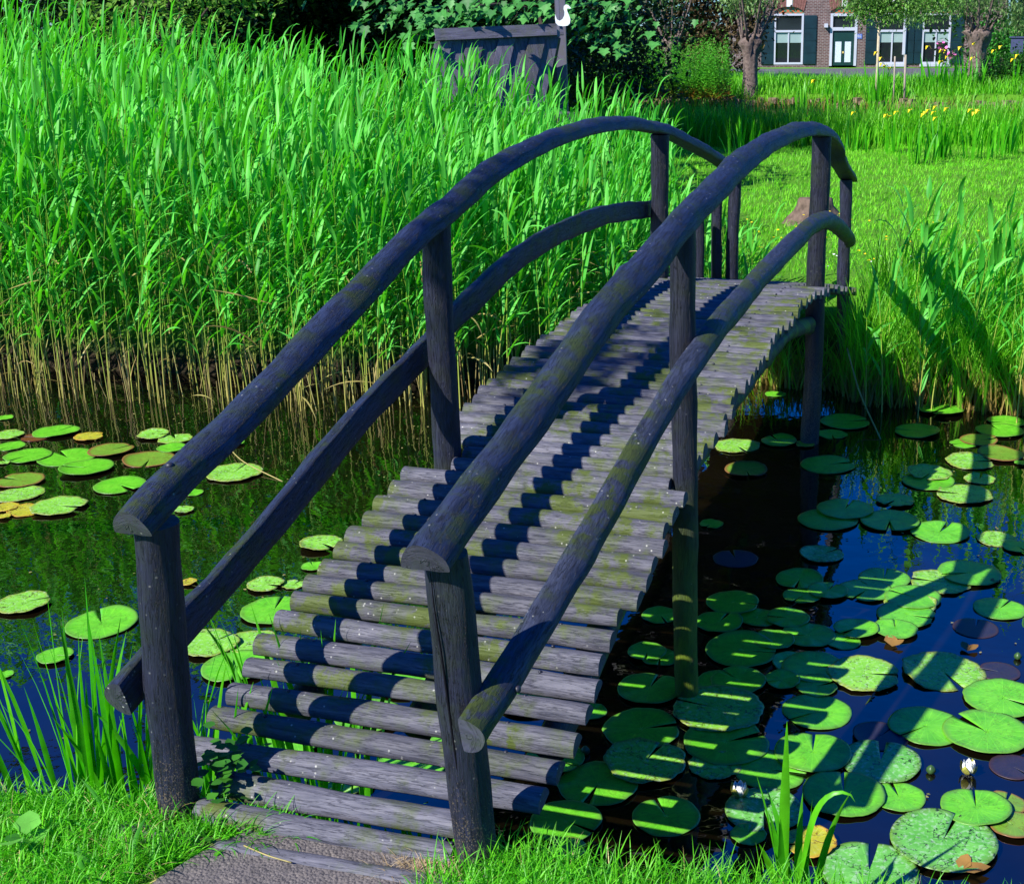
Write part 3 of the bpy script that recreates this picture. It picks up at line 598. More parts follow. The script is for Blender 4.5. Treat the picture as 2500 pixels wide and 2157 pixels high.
v, f, t, _ = ribbons(np.array([[c0[0]-.03, c0[1], .2], [c0[0]-.0, c0[1]+.01, .2]]), np.array([1.8, .1]), np.array([.02, .14]), np.array([.08, 3.05]), np.array([.66, .54]), np.array([.032, .030]), 20, 7.0, 'iris', np.array([.1, .9]), .2, np.array([.7, .8]))
tag(mesh_np('iris_plant', v, f, M_IRIS, tint=t), 'upright iris leaf and folded one, lower edge right of the bridge', 'iris')
# yellow flags on the island shore and far bank
FL = [(2290, 385, 24, 26, .95, 7, 'clump of yellow flag iris in full flower on the far shore of the lawn'), (2180, 372, 25, 14, .85, 4, 'yellow flag iris left of the fullest flowering clump on the shore'), (2370, 392, 24, 18, .9, 4, 'yellow flag iris right of the fullest flowering clump on the shore'),
      (2450, 385, 25, 16, .9, 1, 'iris clump without much flower at the right end of the shore'), (1810, 372, 25, 22, .85, 0, 'pale green iris fan between the two handrails'), (2080, 372, 26, 12, .85, 1, 'iris clump behind the right handrail'), (2230, 400, 23, 14, .8, 0, 'plain iris clump in front of the flowering ones'),
      (2150, 245, 46, 30, 1.7, 5, 'tall yellow flag iris below the young staked tree'), (2290, 240, 47, 24, 1.5, 4, 'yellow flag iris on the far bank below the right windows'), (2350, 238, 47, 24, 1.6, 4, 'yellow flag iris just left of the thick pollard willow'), (2420, 225, 49, 18, 1.6, 2, 'yellow flag iris just right of the thick pollard willow'), (2485, 235, 47, 18, 1.2, 3, 'yellow flag iris at the far right edge of the far bank'),
      (2050, 240, 46, 14, 1.2, 1, 'leafy iris on the far bank in front of the door'), (1960, 245, 46, 14, 1.0, 0, 'leafy iris on the far bank in front of the left window')]
for (x, y, D, n, h, nf, lab) in FL:
    p = at(x, y, D); gz = float(tz(p[0], p[1])); far = D > 40
    iris('flag_iris', (p[0], p[1], max(gz, 0)), n, .16 if not far else .28, h, .05 if not far else .08, lab, flowers=nf, fs=.045 if not far else .085, fz=(.8, 1.0) if not far else (.75, 1.1))

# small lawn flowers
def dots(name, P, r, mat, label, cat):
    m = MB()
    for p in P:
        k = 6; a0 = random.random()*6; rr = r*random.uniform(.7, 1.2)
        ring = [(p[0]+rr*math.cos(a0+2*PI*i/k), p[1]+rr*math.sin(a0+2*PI*i/k), p[2]+random.uniform(-.002, .004)) for i in range(k)]
        m.add(ring+[(p[0], p[1], p[2]+rr*.5), (p[0], p[1], p[2]-rr*.3)], [[i, (i+1) % k, k] for i in range(k)]+[[(i+1) % k, i, k+1] for i in range(k)])
    return tag(m.build(name, mat), label, cat, None, 'stuff')
q = in_poly(46, [(-1.7, 9.5), (1.2, 9.0), (1.6, 13), (-2.4, 13)])
dots('buttercups', np.column_stack([q, tz(q[:, 0], q[:, 1])+.13]), .018, M_YEL, 'tiny yellow flowers scattered over the lawn', 'flowers')
q = in_poly(16, [(.3, 8.6), (1.3, 8.4), (1.4, 9.9), (-.6, 9.6)]); m_wh = plain('white_petal', (.8, .8, .78), .5, .2, .05)
dots('daisies', np.column_stack([q, tz(q[:, 0], q[:, 1])+.12]), .013, m_wh, 'tiny white flowers on the lawn near the bridge end', 'flowers')

# tree stump on the lawn
p = onz(1985, 545, .5); st = MB(); m_bark = plain('stump_wood', (.12, .085, .065), .9, .2, .45, 14, .8)
V = []; nn = 26
prof = [(0.40, -.05), (.32, .05), (.25, .12), (.215, .20), (.205, .27), (.18, .285), (.0, .275)]
for (r, z) in prof:
    for k in range(nn):
        a = 2*PI*k/nn; rr = r*(1+(.16*math.sin(3*a+1)+.10*math.sin(7*a)+.05*math.sin(13*a))*(1 if r > .22 else .5)); V.append((rr*math.cos(a), rr*math.sin(a)*.9, z+.02*math.sin(2*a)*(z > .2)))
F = [[i*nn+k, i*nn+(k+1) % nn, (i+1)*nn+(k+1) % nn, (i+1)*nn+k] for i in range(len(prof)-1) for k in range(nn)]
o = mesh_np('tree_stump', V, F, m_bark); o.location = (p[0], p[1], float(tz(p[0], p[1]))-.02); tag(o, 'low weathered tree stump on the lawn behind the right posts', 'tree stump')

# ------------------------------------------------------------------ leafy weed beside the near left post
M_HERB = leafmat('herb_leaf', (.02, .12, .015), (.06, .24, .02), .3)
def leafquads(P, nrm_az, tilt, size, asp=.7):
    """flat pointed leaves: 6-gon fans as two quads"""
    n = len(P); a = nrm_az; d = np.stack([np.cos(a)*np.cos(tilt), np.sin(a)*np.cos(tilt), np.sin(tilt)], 1); sd = np.stack([-np.sin(a), np.cos(a), 0*a], 1)
    up = np.cross(sd, d)*-1; sz = size[:, None]
    A = P; B_ = P+d*sz*.35+sd*sz*asp*.5+up*sz*.08; C_ = P+d*sz; D_ = P+d*sz*.35-sd*sz*asp*.5+up*sz*.08; E_ = P+d*sz*.75+sd*sz*asp*.33+up*sz*.05; G_ = P+d*sz*.75-sd*sz*asp*.33+up*sz*.05; Mi = P+d*sz*.5
    V = np.stack([A, B_, E_, C_, G_, D_, Mi], 1).reshape(-1, 3); I = np.arange(n*7).reshape(n, 7)
    F = np.concatenate([I[:, [0, 1, 2, 6]], I[:, [6, 2, 3, 4]], I[:, [0, 6, 4, 5]]])
    return V, F, np.repeat(RNG.random(n), 7)
def herb(name, c, n, r, h, size, label, mat=M_HERB, cat='weed'):
    q = RNG.normal(0, 1, (n, 2))*r; P = np.column_stack([c[0]+q[:, 0], c[1]+q[:, 1], c[2]+RNG.uniform(.0, h, n)])
    v, f, t = leafquads(P, RNG.uniform(0, 6.28, n), RNG.uniform(-.5, .7, n), RNG.uniform(size*.6, size, n), .95)
    return tag(mesh_np(name, v, f, mat, tint=t), label, cat)
herb('ground_ivy', (-.40, .10, .52), 80, .05, .17, .050, 'small dark leafy weed growing in the shade right of the near left post')
M_HERB2 = leafmat('clover_leaf', (.05, .22, .015), (.12, .36, .03), .35)
herb('ground_ivy', (-.42, -.14, .49), 40, .06, .05, .035, 'round leaved weed at the foot of the near left post', M_HERB2)
herb('ground_ivy', (.12, .09, .46), 14, .07, .04, .028, 'small round green leaves between the first two deck logs', M_HERB2)
herb('dock_plant', (-.83, -.30, .50), 5, .02, .05, .09, 'broad leaved dock in the grass at the lower left', leafmat('dock_leaf', (.08, .36, .03), (.16, .5, .06), .3))

# ------------------------------------------------------------------ water lilies
def pad_mat(name, c1, c2, edge, spots, spot_amt, rough=.32, pale=0.0):
    m, n, out = newmat(name); L = n.links
    tc = N(n, 'TexCoord'); geo = N(n, 'NewGeometry'); sx = N(n, 'SeparateXYZ'); L.new(tc.outputs['UV'], sx.inputs[0])
    nz = N(n, 'TexNoise', i_Scale=14.0, i_Detail=6.0, i_Roughness=.7); L.new(geo.outputs['Position'], nz.inputs[0])
    wn_ = N(n, 'TexNoise', i_Scale=60.0, i_Detail=3.0); L.new(geo.outputs['Position'], wn_.inputs[0])
    c = ramp(n, [(.3, c1), (.7, c2)], nz.outputs[0]).outputs[0]
    # radial veins: uv = (angle turns*?, radius)
    ve = N(n, 'Math', operation='MULTIPLY', i_1=22.0); L.new(sx.outputs[0], ve.inputs[0]); fr = N(n, 'Math', operation='PINGPONG', i_1=.5); L.new(ve.outputs[0], fr.inputs[0])
    vr = ramp(n, [(0, G(.28)), (.09, G(0))], fr.outputs[0]); c = mixc(n, vr.outputs[0], c, tuple(min(1, x*1.7) for x in c2))
    er = N(n, 'Math', operation='MULTIPLY_ADD', i_1=.25, i_2=-.12); L.new(nz.outputs[0], er.inputs[0]); e2 = N(n, 'Math', operation='ADD'); L.new(er.outputs[0], e2.inputs[0]); L.new(sx.outputs[1], e2.inputs[1])
    c = mixc(n, ramp(n, [(.80, G(0)), (.99, G(.9))], e2.outputs[0]).outputs[0], c, edge)
    if spot_amt:
        dt = N(n, 'TexNoise', i_Scale=9.0, i_Detail=2.0, i_Distortion=2.5); L.new(geo.outputs['Position'], dt.inputs[0])
        wv = N(n, 'TexVoronoi', feature='DISTANCE_TO_EDGE', i_Scale=38.0); mv = N(n, 'VectorMath', operation='MULTIPLY_ADD'); L.new(wn_.outputs['Color'], mv.inputs[0]); mv.inputs[1].default_value = (.03, .03, .03); L.new(geo.outputs['Position'], mv.inputs[2]); L.new(mv.outputs[0], wv.inputs[0])
        s1 = ramp(n, [(.03, G(1)), (.07, G(0))], wv.outputs['Distance']); s2 = ramp(n, [(.50, G(0)), (.56, G(spot_amt))], dt.outputs[0])
        mm = N(n, 'Math', operation='MULTIPLY'); L.new(s1.outputs[0], mm.inputs[0]); L.new(s2.outputs[0], mm.inputs[1]); c = mixc(n, mm.outputs[0], c, spots)
    if pale:
        pr_ = ramp(n, [(.52, G(0)), (.68, G(pale))], wn_.outputs[0]); c = mixc(n, pr_.outputs[0], c, (.42, .55, .42))
    p = N(n, 'BsdfPrincipled', i_Roughness=rough); p.inputs['Specular IOR Level'].default_value = .5; L.new(c, p.inputs['Base Color'])
    b = N(n, 'Bump', i_Strength=.25, i_Distance=.004); L.new(nz.outputs[0], b.inputs['Height']); L.new(b.outputs[0], p.inputs['Normal'])
    L.new(p.outputs[0], out.inputs[0]); return m
PM = {'g': pad_mat('pad_green', (.07, .34, .012), (.15, .52, .025), (.10, .26, .03), (.05, .04, .01), .35),
      's': pad_mat('pad_speckled', (.12, .38, .02), (.24, .54, .06), (.22, .26, .04), (.05, .035, .01), .9, .4, .35),
      'b': pad_mat('pad_bitten', (.07, .30, .03), (.15, .45, .08), (.10, .22, .03), (.015, .03, .008), 1.0, .35, .45),
      'y': pad_mat('pad_yellow', (.26, .30, .02), (.45, .40, .02), (.42, .22, .02), (.12, .05, .01), 1.0, .45, .1),
      'r': pad_mat('pad_red_rim', (.10, .24, .02), (.17, .30, .03), (.20, .06, .03), (.10, .03, .01), .5),
      'm': pad_mat('pad_maroon', (.09, .03, .012), (.16, .05, .015), (.10, .02, .01), (.03, .01, .01), .5),
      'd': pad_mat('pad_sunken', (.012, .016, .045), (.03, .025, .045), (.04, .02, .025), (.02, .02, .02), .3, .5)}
WORD = {'g': 'plain green', 's': 'pale speckled green', 'b': 'green, insect-bitten', 'y': 'yellowing', 'r': 'green, red-rimmed', 'm': 'dull maroon', 'd': 'dusky half-sunken'}
def pad(cx, cy, r, notch, kind, zoff, wav, curl=0.0):
    rings = [0.0, .12, .35, .6, .82, .94, 1.0]; n = 44; gap = random.uniform(.05, .16); V = []; UV = []
    ph = [random.uniform(0, 6) for _ in range(4)]
    for ri, rr in enumerate(rings):
        for k in range(n+1):
            a = gap*(1-.3*rr)+(2*PI-2*gap*(1-.3*rr))*k/n
            edge = 1+wav*(math.sin(9*a+ph[0])*.5+math.sin(17*a+ph[1])*.35+math.sin(5*a+ph[3])*.4)*rr**3
            lobe = 1-.10*math.exp(-((min(a, 2*PI-a))/.35)**2)*rr
            q = r*rr*edge*lobe; z = (.0 if kind in 'dm' else 1)*(.0025*math.sin(3*a+ph[2])*rr*rr+.0012*math.sin(8*a+ph[1])*rr**2-.002*(1-rr))
            z += curl*max(0, math.cos(a-ph[0]))**2*rr**4*r
            V.append((q*math.cos(a), q*math.sin(a), z)); UV.append((a/(2*PI), rr))
    F = [[i*(n+1)+k, i*(n+1)+k+1, (i+1)*(n+1)+k+1, (i+1)*(n+1)+k][::-1] for i in range(len(rings)-1) for k in range(n)]
    F = [f[::-1] for f in F]
    o = mesh_np('lily_pad', V, F, PM[kind], uv=UV)
    sf = o.modifiers.new('thick', 'SOLIDIFY'); sf.thickness = .0022; sf.offset = 1
    o.rotation_euler = (random.uniform(-.012, .012), random.uniform(-.012, .012), notch); o.location = (cx, cy, zoff)
    return o
# pads by cluster: zone -> list of (photo x, photo y, photo width, kind, notch angle or None)
def z5(L_): return [(x/2.302, 850+y/2.302, w/2.302, k) for x, y, w, k in L_]
def z6(L_): return [(x*.6274, 1400+y*.6274, w*.6274, k) for x, y, w, k in L_]
def z1(L_): return [(200+x/2.554, 1200+y/2.554, w/2.554, k) for x, y, w, k in L_]
def z8(L_): return [(1400+x/1.8836, 900+y/1.8836, w/1.8836, k) for x, y, w, k in L_]
def z7(L_): return [(1200+x/1.5938, 1500+y/1.5938, w/1.5938, k) for x, y, w, k in L_]
ZONES = [
 ('by the reeds left of the bridge', z5([(20,388,95,'g'),(55,483,140,'s'),(205,497,150,'m'),(318,465,230,'g'),(500,492,145,'y'),(55,548,150,'g'),(155,600,235,'g'),(863,480,160,'s'),(985,505,170,'s'),(965,555,150,'g')])),
 ('behind the left handrail', z5([(378,610,290,'g'),(625,568,230,'r'),(485,665,270,'g'),(20,640,60,'s'),(115,737,235,'r'),(840,622,260,'r'),(675,765,260,'g'),(1325,525,90,'g'),(1260,580,70,'g'),(1318,692,285,'s')])),
 ('clustered at the left edge', z5([(110,815,245,'s'),(40,890,120,'y'),(330,880,280,'s'),(150,905,190,'y'),(20,940,70,'y')])),
 ('beside the left handrail end', z5([(1083,808,110,'g'),(1035,902,100,'s')])),
 ('among the lower left iris', z6([(90,108,190,'s'),(395,190,245,'g'),(215,315,125,'g'),(20,390,60,'g'),(735,30,60,'y')])),
 ('between left middle rail and deck', z1([(1490,315,240,'s'),(1440,460,130,'g'),(1145,570,210,'s'),(1320,575,130,'s'),(1200,730,380,'g'),(800,940,330,'s'),(1060,930,300,'s'),(970,1080,400,'g')])),
 ('under the deck logs', [(1100,1510,110,'g'),(1010,1660,170,'g'),(900,1745,150,'g'),(1120,1770,160,'g'),(720,1800,140,'g'),(1010,1860,170,'g'),(860,1900,120,'s'),(1290,1700,150,'g')]),
 ('shaded beyond the middle right post', z8([(752,352,195,'s'),(945,328,150,'g'),(930,115,90,'g'),(1065,345,80,'y'),(793,460,180,'r'),(1170,438,230,'g'),(1250,240,210,'g'),(1190,300,130,'g')])),
 ('below the right reeds', z8([(1578,283,195,'g'),(1690,185,190,'g'),(1990,240,165,'g'),(1960,280,200,'g'),(1795,342,120,'g'),(1865,325,160,'r'),(1965,388,195,'r'),(1825,425,200,'s'),(2060,430,60,'g')])),
 ('in blue water, right edge', z8([(1868,505,130,'s'),(1795,572,240,'s'),(1640,475,190,'s'),(1630,515,220,'g'),(1480,600,160,'s'),(1945,780,170,'s'),(2045,815,130,'g')])),
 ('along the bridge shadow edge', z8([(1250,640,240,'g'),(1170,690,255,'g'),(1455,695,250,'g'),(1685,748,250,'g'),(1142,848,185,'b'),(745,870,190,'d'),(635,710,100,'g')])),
 ('in striped shade, mid pond', z8([(1040,965,200,'g'),(1430,960,220,'g'),(1050,1040,160,'g'),(1170,1015,170,'g'),(1345,1015,230,'g'),(1560,1045,240,'g'),(1550,1080,220,'s'),(1530,1125,250,'g'),(1480,1190,190,'g')])),
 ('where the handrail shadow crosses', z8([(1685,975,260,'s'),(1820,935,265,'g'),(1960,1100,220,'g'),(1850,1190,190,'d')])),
 ('around the middle right post', z8([(735,1070,230,'g'),(400,1130,160,'g'),(670,1160,200,'g'),(850,1140,170,'g'),(985,1140,190,'g'),(1300,1190,190,'g'),(1079,1220,230,'g'),(920,1240,180,'g'),(1240,1250,150,'g'),(775,1290,310,'g')])),
 ('beside the deck log ends', z7([(605,140,140,'g'),(655,165,130,'g'),(615,282,230,'g'),(390,375,110,'g'),(585,440,280,'g'),(880,360,330,'s'),(890,260,170,'g'),(960,250,200,'g')])),
 ('overlapping in the shaded patch', z7([(1185,185,170,'g'),(1255,200,230,'g'),(1130,250,130,'g'),(1265,275,150,'g'),(1450,225,260,'s'),(1265,375,250,'g')])),
 ('shaded along the lower deck', z7([(915,490,310,'g'),(600,565,290,'s'),(415,655,290,'g'),(245,560,220,'g'),(680,780,245,'g'),(290,800,260,'g'),(300,905,130,'s'),(870,580,190,'s')])),
 ('near the shaded white lily', z7([(1250,530,275,'g'),(1090,600,270,'g'),(1060,755,280,'b'),(1240,880,185,'y'),(1000,850,130,'g')])),
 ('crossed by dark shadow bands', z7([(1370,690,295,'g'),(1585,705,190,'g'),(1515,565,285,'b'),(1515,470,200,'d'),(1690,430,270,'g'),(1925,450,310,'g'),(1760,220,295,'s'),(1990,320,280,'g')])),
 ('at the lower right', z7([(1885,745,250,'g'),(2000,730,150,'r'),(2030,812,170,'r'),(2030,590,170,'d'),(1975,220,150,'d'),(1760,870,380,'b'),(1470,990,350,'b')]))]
ORD = ['', 'second ', 'third ', 'fourth ', 'fifth ', 'sixth ', 'seventh ', 'eighth ', 'ninth ', 'tenth ']
NOTCH = {(1370, 690): 1.75, (1760, 870): 1.35, (1885, 745): 1.7, (1265, 375): 3.9, (1470, 990): 1.6, (680, 780): 2.2, (1925, 450): 2.5, (1250, 530): 1.7}
pk = 0
for zone, L_ in ZONES:
    rows = []
    for (x, y, w, k) in L_:
        zl = .0035 if k in 'dm' else .006+.0032*((pk*7) % 5)
        c = onz(x, y, zl); dist = float((c-CC)@FWD); r = w/2*dist/CF*1.09; pk += 1
        nt = random.uniform(0, 2*PI)
        for (nx, ny), a in NOTCH.items():
            if abs(x-(1200+nx/1.5938)) < 1 and abs(y-(1500+ny/1.5938)) < 1: nt = a
        o = pad(c[0], c[1], r, nt, k, zl, .05 if k in 'sy' else random.choice([.004, .008, .02]), .10 if random.random() < .25 else 0)
        rows.append((k, r, x, o))
    for k in set(t_[0] for t_ in rows):
        same = sorted([t_ for t_ in rows if t_[0] == k], key=lambda q: q[2])
        for i, (kk, r, x, o) in enumerate(same):
            place = '' if len(same) == 1 else (ORD[i]+('from the left ' if i else 'leftmost '))
            if len(same) == 1: lab = 'the only %s lily pad %s' % (WORD[k], zone)
            elif i == len(same)-1: lab = 'rightmost %s lily pad %s' % (WORD[k], zone)
            elif i == 0: lab = 'leftmost %s lily pad %s' % (WORD[k], zone)
            else: lab = '%sfrom left of %s lily pads %s' % (ORD[i], WORD[k], zone)
            tag(o, lab, 'lily pad', 'water lily pads on the pond')
# flowers and buds
M_BUD = plain('bud_green', (.03, .08, .02), .4, .4, .2, 40); M_SEP = plain('sepal', (.30, .30, .05), .45, .4, .5, 60); M_PET = plain('lily_petal', (.82, .84, .78), .45, .3, .05, 60)
def lily(x, y, label, sc=1.0, lean=.1):
    c = onz(x, y, .01); e = empty('water_lily', tuple(c)); tag(e, label, 'water lily')
    for ring, (n, tl, L_, w, mt, nm) in enumerate(((5, .16, .052, .036, M_PET, 'petals'), (6, .30, .056, .036, M_PET, 'petals'), (4, .42, .050, .036, M_SEP, 'sepals'))):
        a = np.arange(n)*2*PI/n+ring*.6; P = np.column_stack([.008*(1+ring)*np.cos(a), .008*(1+ring)*np.sin(a), np.full(n, .0)])
        t0 = np.full(n, .62+.10*ring); t1 = np.full(n, -.55+.12*ring+lean)
        v, f, t, _ = ribbons(P, a, t0, t1, np.full(n, L_*sc), np.full(n, w*sc), 7, .8, 'lance', None, -.35)
        mesh_np(nm, v, f, mt, e, tint=t)
    return e
lily(1200+965/1.5938, 1500+700/1.5938, 'white water lily bud opening at the edge of the bridge shadow')
lily(1200+1855/1.5938, 1500+612/1.5938, 'white water lily opening in the open blue water at the right', .95)
def bud(x, y, r, label):
    c = onz(x, y, .012); m = MB(); pr_ = [(0, -.8), (.6, -.6), (.95, -.1), (.85, .5), (.45, 1.0), (.0, 1.25)]; V = []; nn = 14
    for (a_, z_) in pr_:
        for k in range(nn): th = 2*PI*k/nn; V.append((a_*r*math.cos(th)*(1+.06*math.cos(4*th)), a_*r*math.sin(th)*(1+.06*math.cos(4*th)), z_*r))
    F = [[i*nn+k, i*nn+(k+1) % nn, (i+1)*nn+(k+1) % nn, (i+1)*nn+k] for i in range(len(pr_)-1) for k in range(nn)]
    o = mesh_np('lily_bud', V, F, M_BUD); o.location = tuple(c); tag(o, label, 'lily bud')
bud(1200+1710/1.5938, 1500+605/1.5938, .020, 'round dark bud floating left of the white lily in open water')
bud(1200+2048/1.5938, 1500+163/1.5938, .019, 'green bud on the water at the right frame edge')
bud(1200+365/1.5938, 1500+530/1.5938, .020, 'dark bud in the shade beside the lower deck log ends')
# fallen brown leaves
M_FALL = leafmat('fallen_leaf', (.22, .12, .03), (.36, .20, .05), .2)
for (x, y, s_, lab) in ((2178, 1577, .13, 'curled orange brown dead leaf floating beside the overlapping pads'), (2362, 1588, .08, 'brown dead leaf afloat above the right-hand pads'), (2420, 1420, .07, 'reddish dead leaf on the blue water near the right frame edge'), (2345, 2125, .14, 'brown dead leaf sticking out under the large bitten pad')):
    c = onz(x, y, .012); n = 2
    v, f, t = leafquads(np.tile([0., 0, 0], (n, 1)), np.linspace(0, 1.0, n)+random.random(), RNG.uniform(.05, .25, n), RNG.uniform(s_*.5, s_, n), .6)
    o = mesh_np('dead_leaf', v, f, M_FALL, tint=t); o.location = tuple(c); tag(o, lab, 'dead leaf')
q = np.vstack([in_poly(260, [(-6, 3.6), (-1.2, 4.2), (-.9, 6.6), (-6, 5.6)]), in_poly(170, [(.9, 1.0), (2.4, 1.0), (2.6, 6.8), (.9, 7.2)]), in_poly(60, [(-2.4, .5), (-.8, .5), (-.8, 3), (-3.5, 3)])])
v, f, t = leafquads(np.column_stack([q, np.full(len(q), .004)]), RNG.uniform(0, 6.3, len(q)), RNG.uniform(0, .1, len(q)), RNG.uniform(.006, .022, len(q)), .7)
tag(mesh_np('floating_debris', v, f, leafmat('debris_leaf', (.10, .13, .02), (.38, .33, .12), .1), tint=t), 'tiny bits of leaf and husk floating on the pond', 'debris', None, 'stuff')
# single stray stems in the water
def stem(name, pts, r, mat, lab, cat):
    m = MB(); m.tube(catmull(pts, 14), r, 5); tag(m.build(name, mat, smooth=True), lab, cat)
stem('dry_reed_stalk', [onz(2150, 1072, 0), at(2100, 960, 9.3), at(2068, 850, 9.6)], .006, M_DRY, 'pale dead stem leaning in the water right of the bridge', 'dead stem')
stem('dry_reed_stalk', [onz(560, 1095, .01), onz(600, 1130, .03), onz(690, 1175, .0)], .004, M_DRY, 'bent yellow dead stem floating left of the bridge', 'dead stem')
stem('dead_twig', [onz(2082, 1815, .0), at(2088, 1760, 4.9), at(2135, 1690, 5.1)], .004, M_BEAM, 'thin dark twig standing in the open blue water', 'twig')
stem('straw', [(-.20, -.13, .52), (-.1, -.16, .525), (-.02, -.165, .52)], .0025, M_DRY, 'short piece of dry straw on the gravel by the sill log', 'straw')
stem('straw', [(.26, -.20, .52), (.32, -.27, .522), (.36, -.36, .52)], .004, M_DRY, 'longer dry straw on the gravel near the split post', 'straw')

# ------------------------------------------------------------------ trees
M_BARK = plain('willow_bark', (.14, .105, .09), .95, .15, .6, 11, 1.0)
M_BARKD = plain('dark_bark', (.045, .035, .03), .95, .15, .4, 7, .8)
def crown(name, blobs, n, size, mat, parent=None, asp=.55, droop=0.0, shell=.55):
    """leaves scattered through ellipsoid blobs (centre, radii)"""
    w = np.array([b[1][0]*b[1][1]*b[1][2] for b in blobs])**.67; w /= w.sum(); ix = RNG.choice(len(blobs), n, p=w)
    c = np.array([b[0] for b in blobs])[ix]; r = np.array([b[1] for b in blobs])[ix]
    d = RNG.normal(0, 1, (n, 3)); d /= np.linalg.norm(d, axis=1)[:, None]; k = shell+(1-shell)*RNG.random(n)**.7
    # clumpy density: push leaves towards random twig centres
    P = c+d*r*k[:, None]; nt = max(8, n//45); tc = P[RNG.integers(0, n, nt)]; own = RNG.integers(0, nt, n)
    P2 = tc[own]+RNG.normal(0, 1, (n, 3))*np.array([.55, .55, .42])*size*3.0; pick = RNG.random(n) < .8; P = np.where(pick[:, None], P2, P)
    v, f, t = leafquads(P, RNG.uniform(0, 6.28, n), RNG.normal(-.35-droop, .5, n), RNG.uniform(size*.6, size*1.25, n), asp)
    return mesh_np(name, v, f, mat, parent, tint=t)
def branchy(P0, H, r0, n, spread, mat, name, parent, seed, up=1.0):
    rg = random.Random(seed); m = MB(); P0 = np.asarray(P0, float)
    for k in range(n):
        a = rg.uniform(0, 6.28); sp_ = spread*rg.uniform(.4, 1.0); h = H*rg.uniform(.7, 1.05)
        d = np.array([math.cos(a), math.sin(a), 0]); mid = P0+d*sp_*.35+np.array([0, 0, h*.45]); end = P0+d*sp_+np.array([0, 0, h])
        m.tube(catmull([P0+d*r0*.5, mid+np.array([rg.uniform(-.1, .1), rg.uniform(-.1, .1), 0])*H*.2, end], 9), np.linspace(r0, r0*.25, 9), 6)
        for j in range(3):
            t = rg.uniform(.35, .85); b0 = P0+d*sp_*t+np.array([0, 0, h*t]); e = b0+np.array([rg.uniform(-.3, .3), rg.uniform(-.3, .3), rg.uniform(.25, .5)])*H*.45
            m.tube([b0, (b0+e)/2+np.array([0, 0, .04]), e], [r0*.45, r0*.3, r0*.12], 5)
    return m.build(name, mat, parent, True)
def tree(label, base, trunk_h, trunk_r, blobs, n, size, leaf, bark=M_BARKD, cat='tree', name='tree', asp=.55, group=None, shell=.55, nb=7, droop=0.0):
    e = empty(name, tuple(base)); tag(e, label, cat, group)
    m = MB(); z = np.linspace(-.2, trunk_h, 9)
    m.tube([(.05*math.sin(q*2), .05*math.cos(q*1.7), q) for q in z], trunk_r*(1.25-.5*(z-z[0])/(z[-1]-z[0])), 12); m.build('trunk', bark, e, True)
    H = max(b[0][2]+b[1][2]*.6 for b in blobs)-trunk_h; W_ = max(abs(b[0][0])+b[1][0]*.6 for b in blobs)
    branchy((0, 0, trunk_h*.95), max(H, .5), trunk_r*.45, nb, W_, bark, 'limbs', e, hash(label) % 1000 if False else len(label))
    crown('crown', blobs, n, size, leaf, e, asp, droop, shell)
    return e
L_SHADE = leafmat('shade_dark_leaf', (.006, .030, .006), (.016, .070, .010), .25)  # leaf colour darkened to stand for the shade on the background trees
L_MID = leafmat('mid_leaf', (.03, .14, .015), (.08, .26, .03), .35)
L_LIGHT = leafmat('light_leaf', (.10, .28, .03), (.22, .42, .06), .4)
L_WIL = leafmat('willow_leaf', (.10, .22, .05), (.26, .42, .14), .35)
L_BROWN = leafmat('copper_leaf', (.05, .035, .02), (.14, .10, .04), .2)
def gp(x, D): p = at(x, 150, D); return (float(p[0]), float(p[1]), float(max(tz(p[0], p[1]), .2)))
BB = lambda w, h, z0=0.0: [((0, 0, z0+h*.35), (w*.5, w*.42, h*.38)), ((-w*.25, .2, z0+h*.6), (w*.36, w*.33, h*.28)), ((w*.25, -.2, z0+h*.62), (w*.36, w*.33, h*.28)), ((0, 0, z0+h*.8), (w*.34, w*.32, h*.24))]
DT = [(560, 24, 4.6, 5.6, 'dark tree behind the tallest reeds left of centre'), (760, 25, 4.8, 5.4, 'dark tree behind the reeds left of the shed'), (960, 24, 4.4, 5.2, 'dark tree right behind the left half of the shed'),
      (1150, 25, 4.6, 5.0, 'tall dark tree behind the middle of the shed'), (1390, 32, 5.2, 4.8, 'dark tree behind the white swan ornament'), (330, 26, 4.5, 6, 'dark tree at the left behind the reed tops')]
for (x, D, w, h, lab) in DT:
    tree(lab, gp(x, D), h*.3, .16, BB(w, h, -.4), 15000, .14, L_SHADE, group='dark trees behind the reeds', shell=.35)
# a second, farther belt closes the view
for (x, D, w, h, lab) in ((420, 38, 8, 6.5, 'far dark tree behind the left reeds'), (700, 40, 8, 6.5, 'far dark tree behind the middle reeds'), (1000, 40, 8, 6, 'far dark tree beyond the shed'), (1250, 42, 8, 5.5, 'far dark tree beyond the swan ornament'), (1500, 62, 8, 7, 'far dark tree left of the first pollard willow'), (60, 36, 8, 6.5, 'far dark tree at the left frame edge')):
    tree(lab, gp(x, D), h*.3, .2, BB(w, h, -.6), 5000, .38, L_SHADE, group='dark trees far behind', shell=.3)
tree('bright yellow green young tree peeping over the reeds at the upper left', gp(430, 19), 2.0, .06, [((0, 0, 3.0), (1.6, 1.1, .9)), ((-.9, 0, 2.7), (.9, .8, .6)), ((.8, 0, 3.3), (.7, .6, .7))], 3600, .11, L_LIGHT)
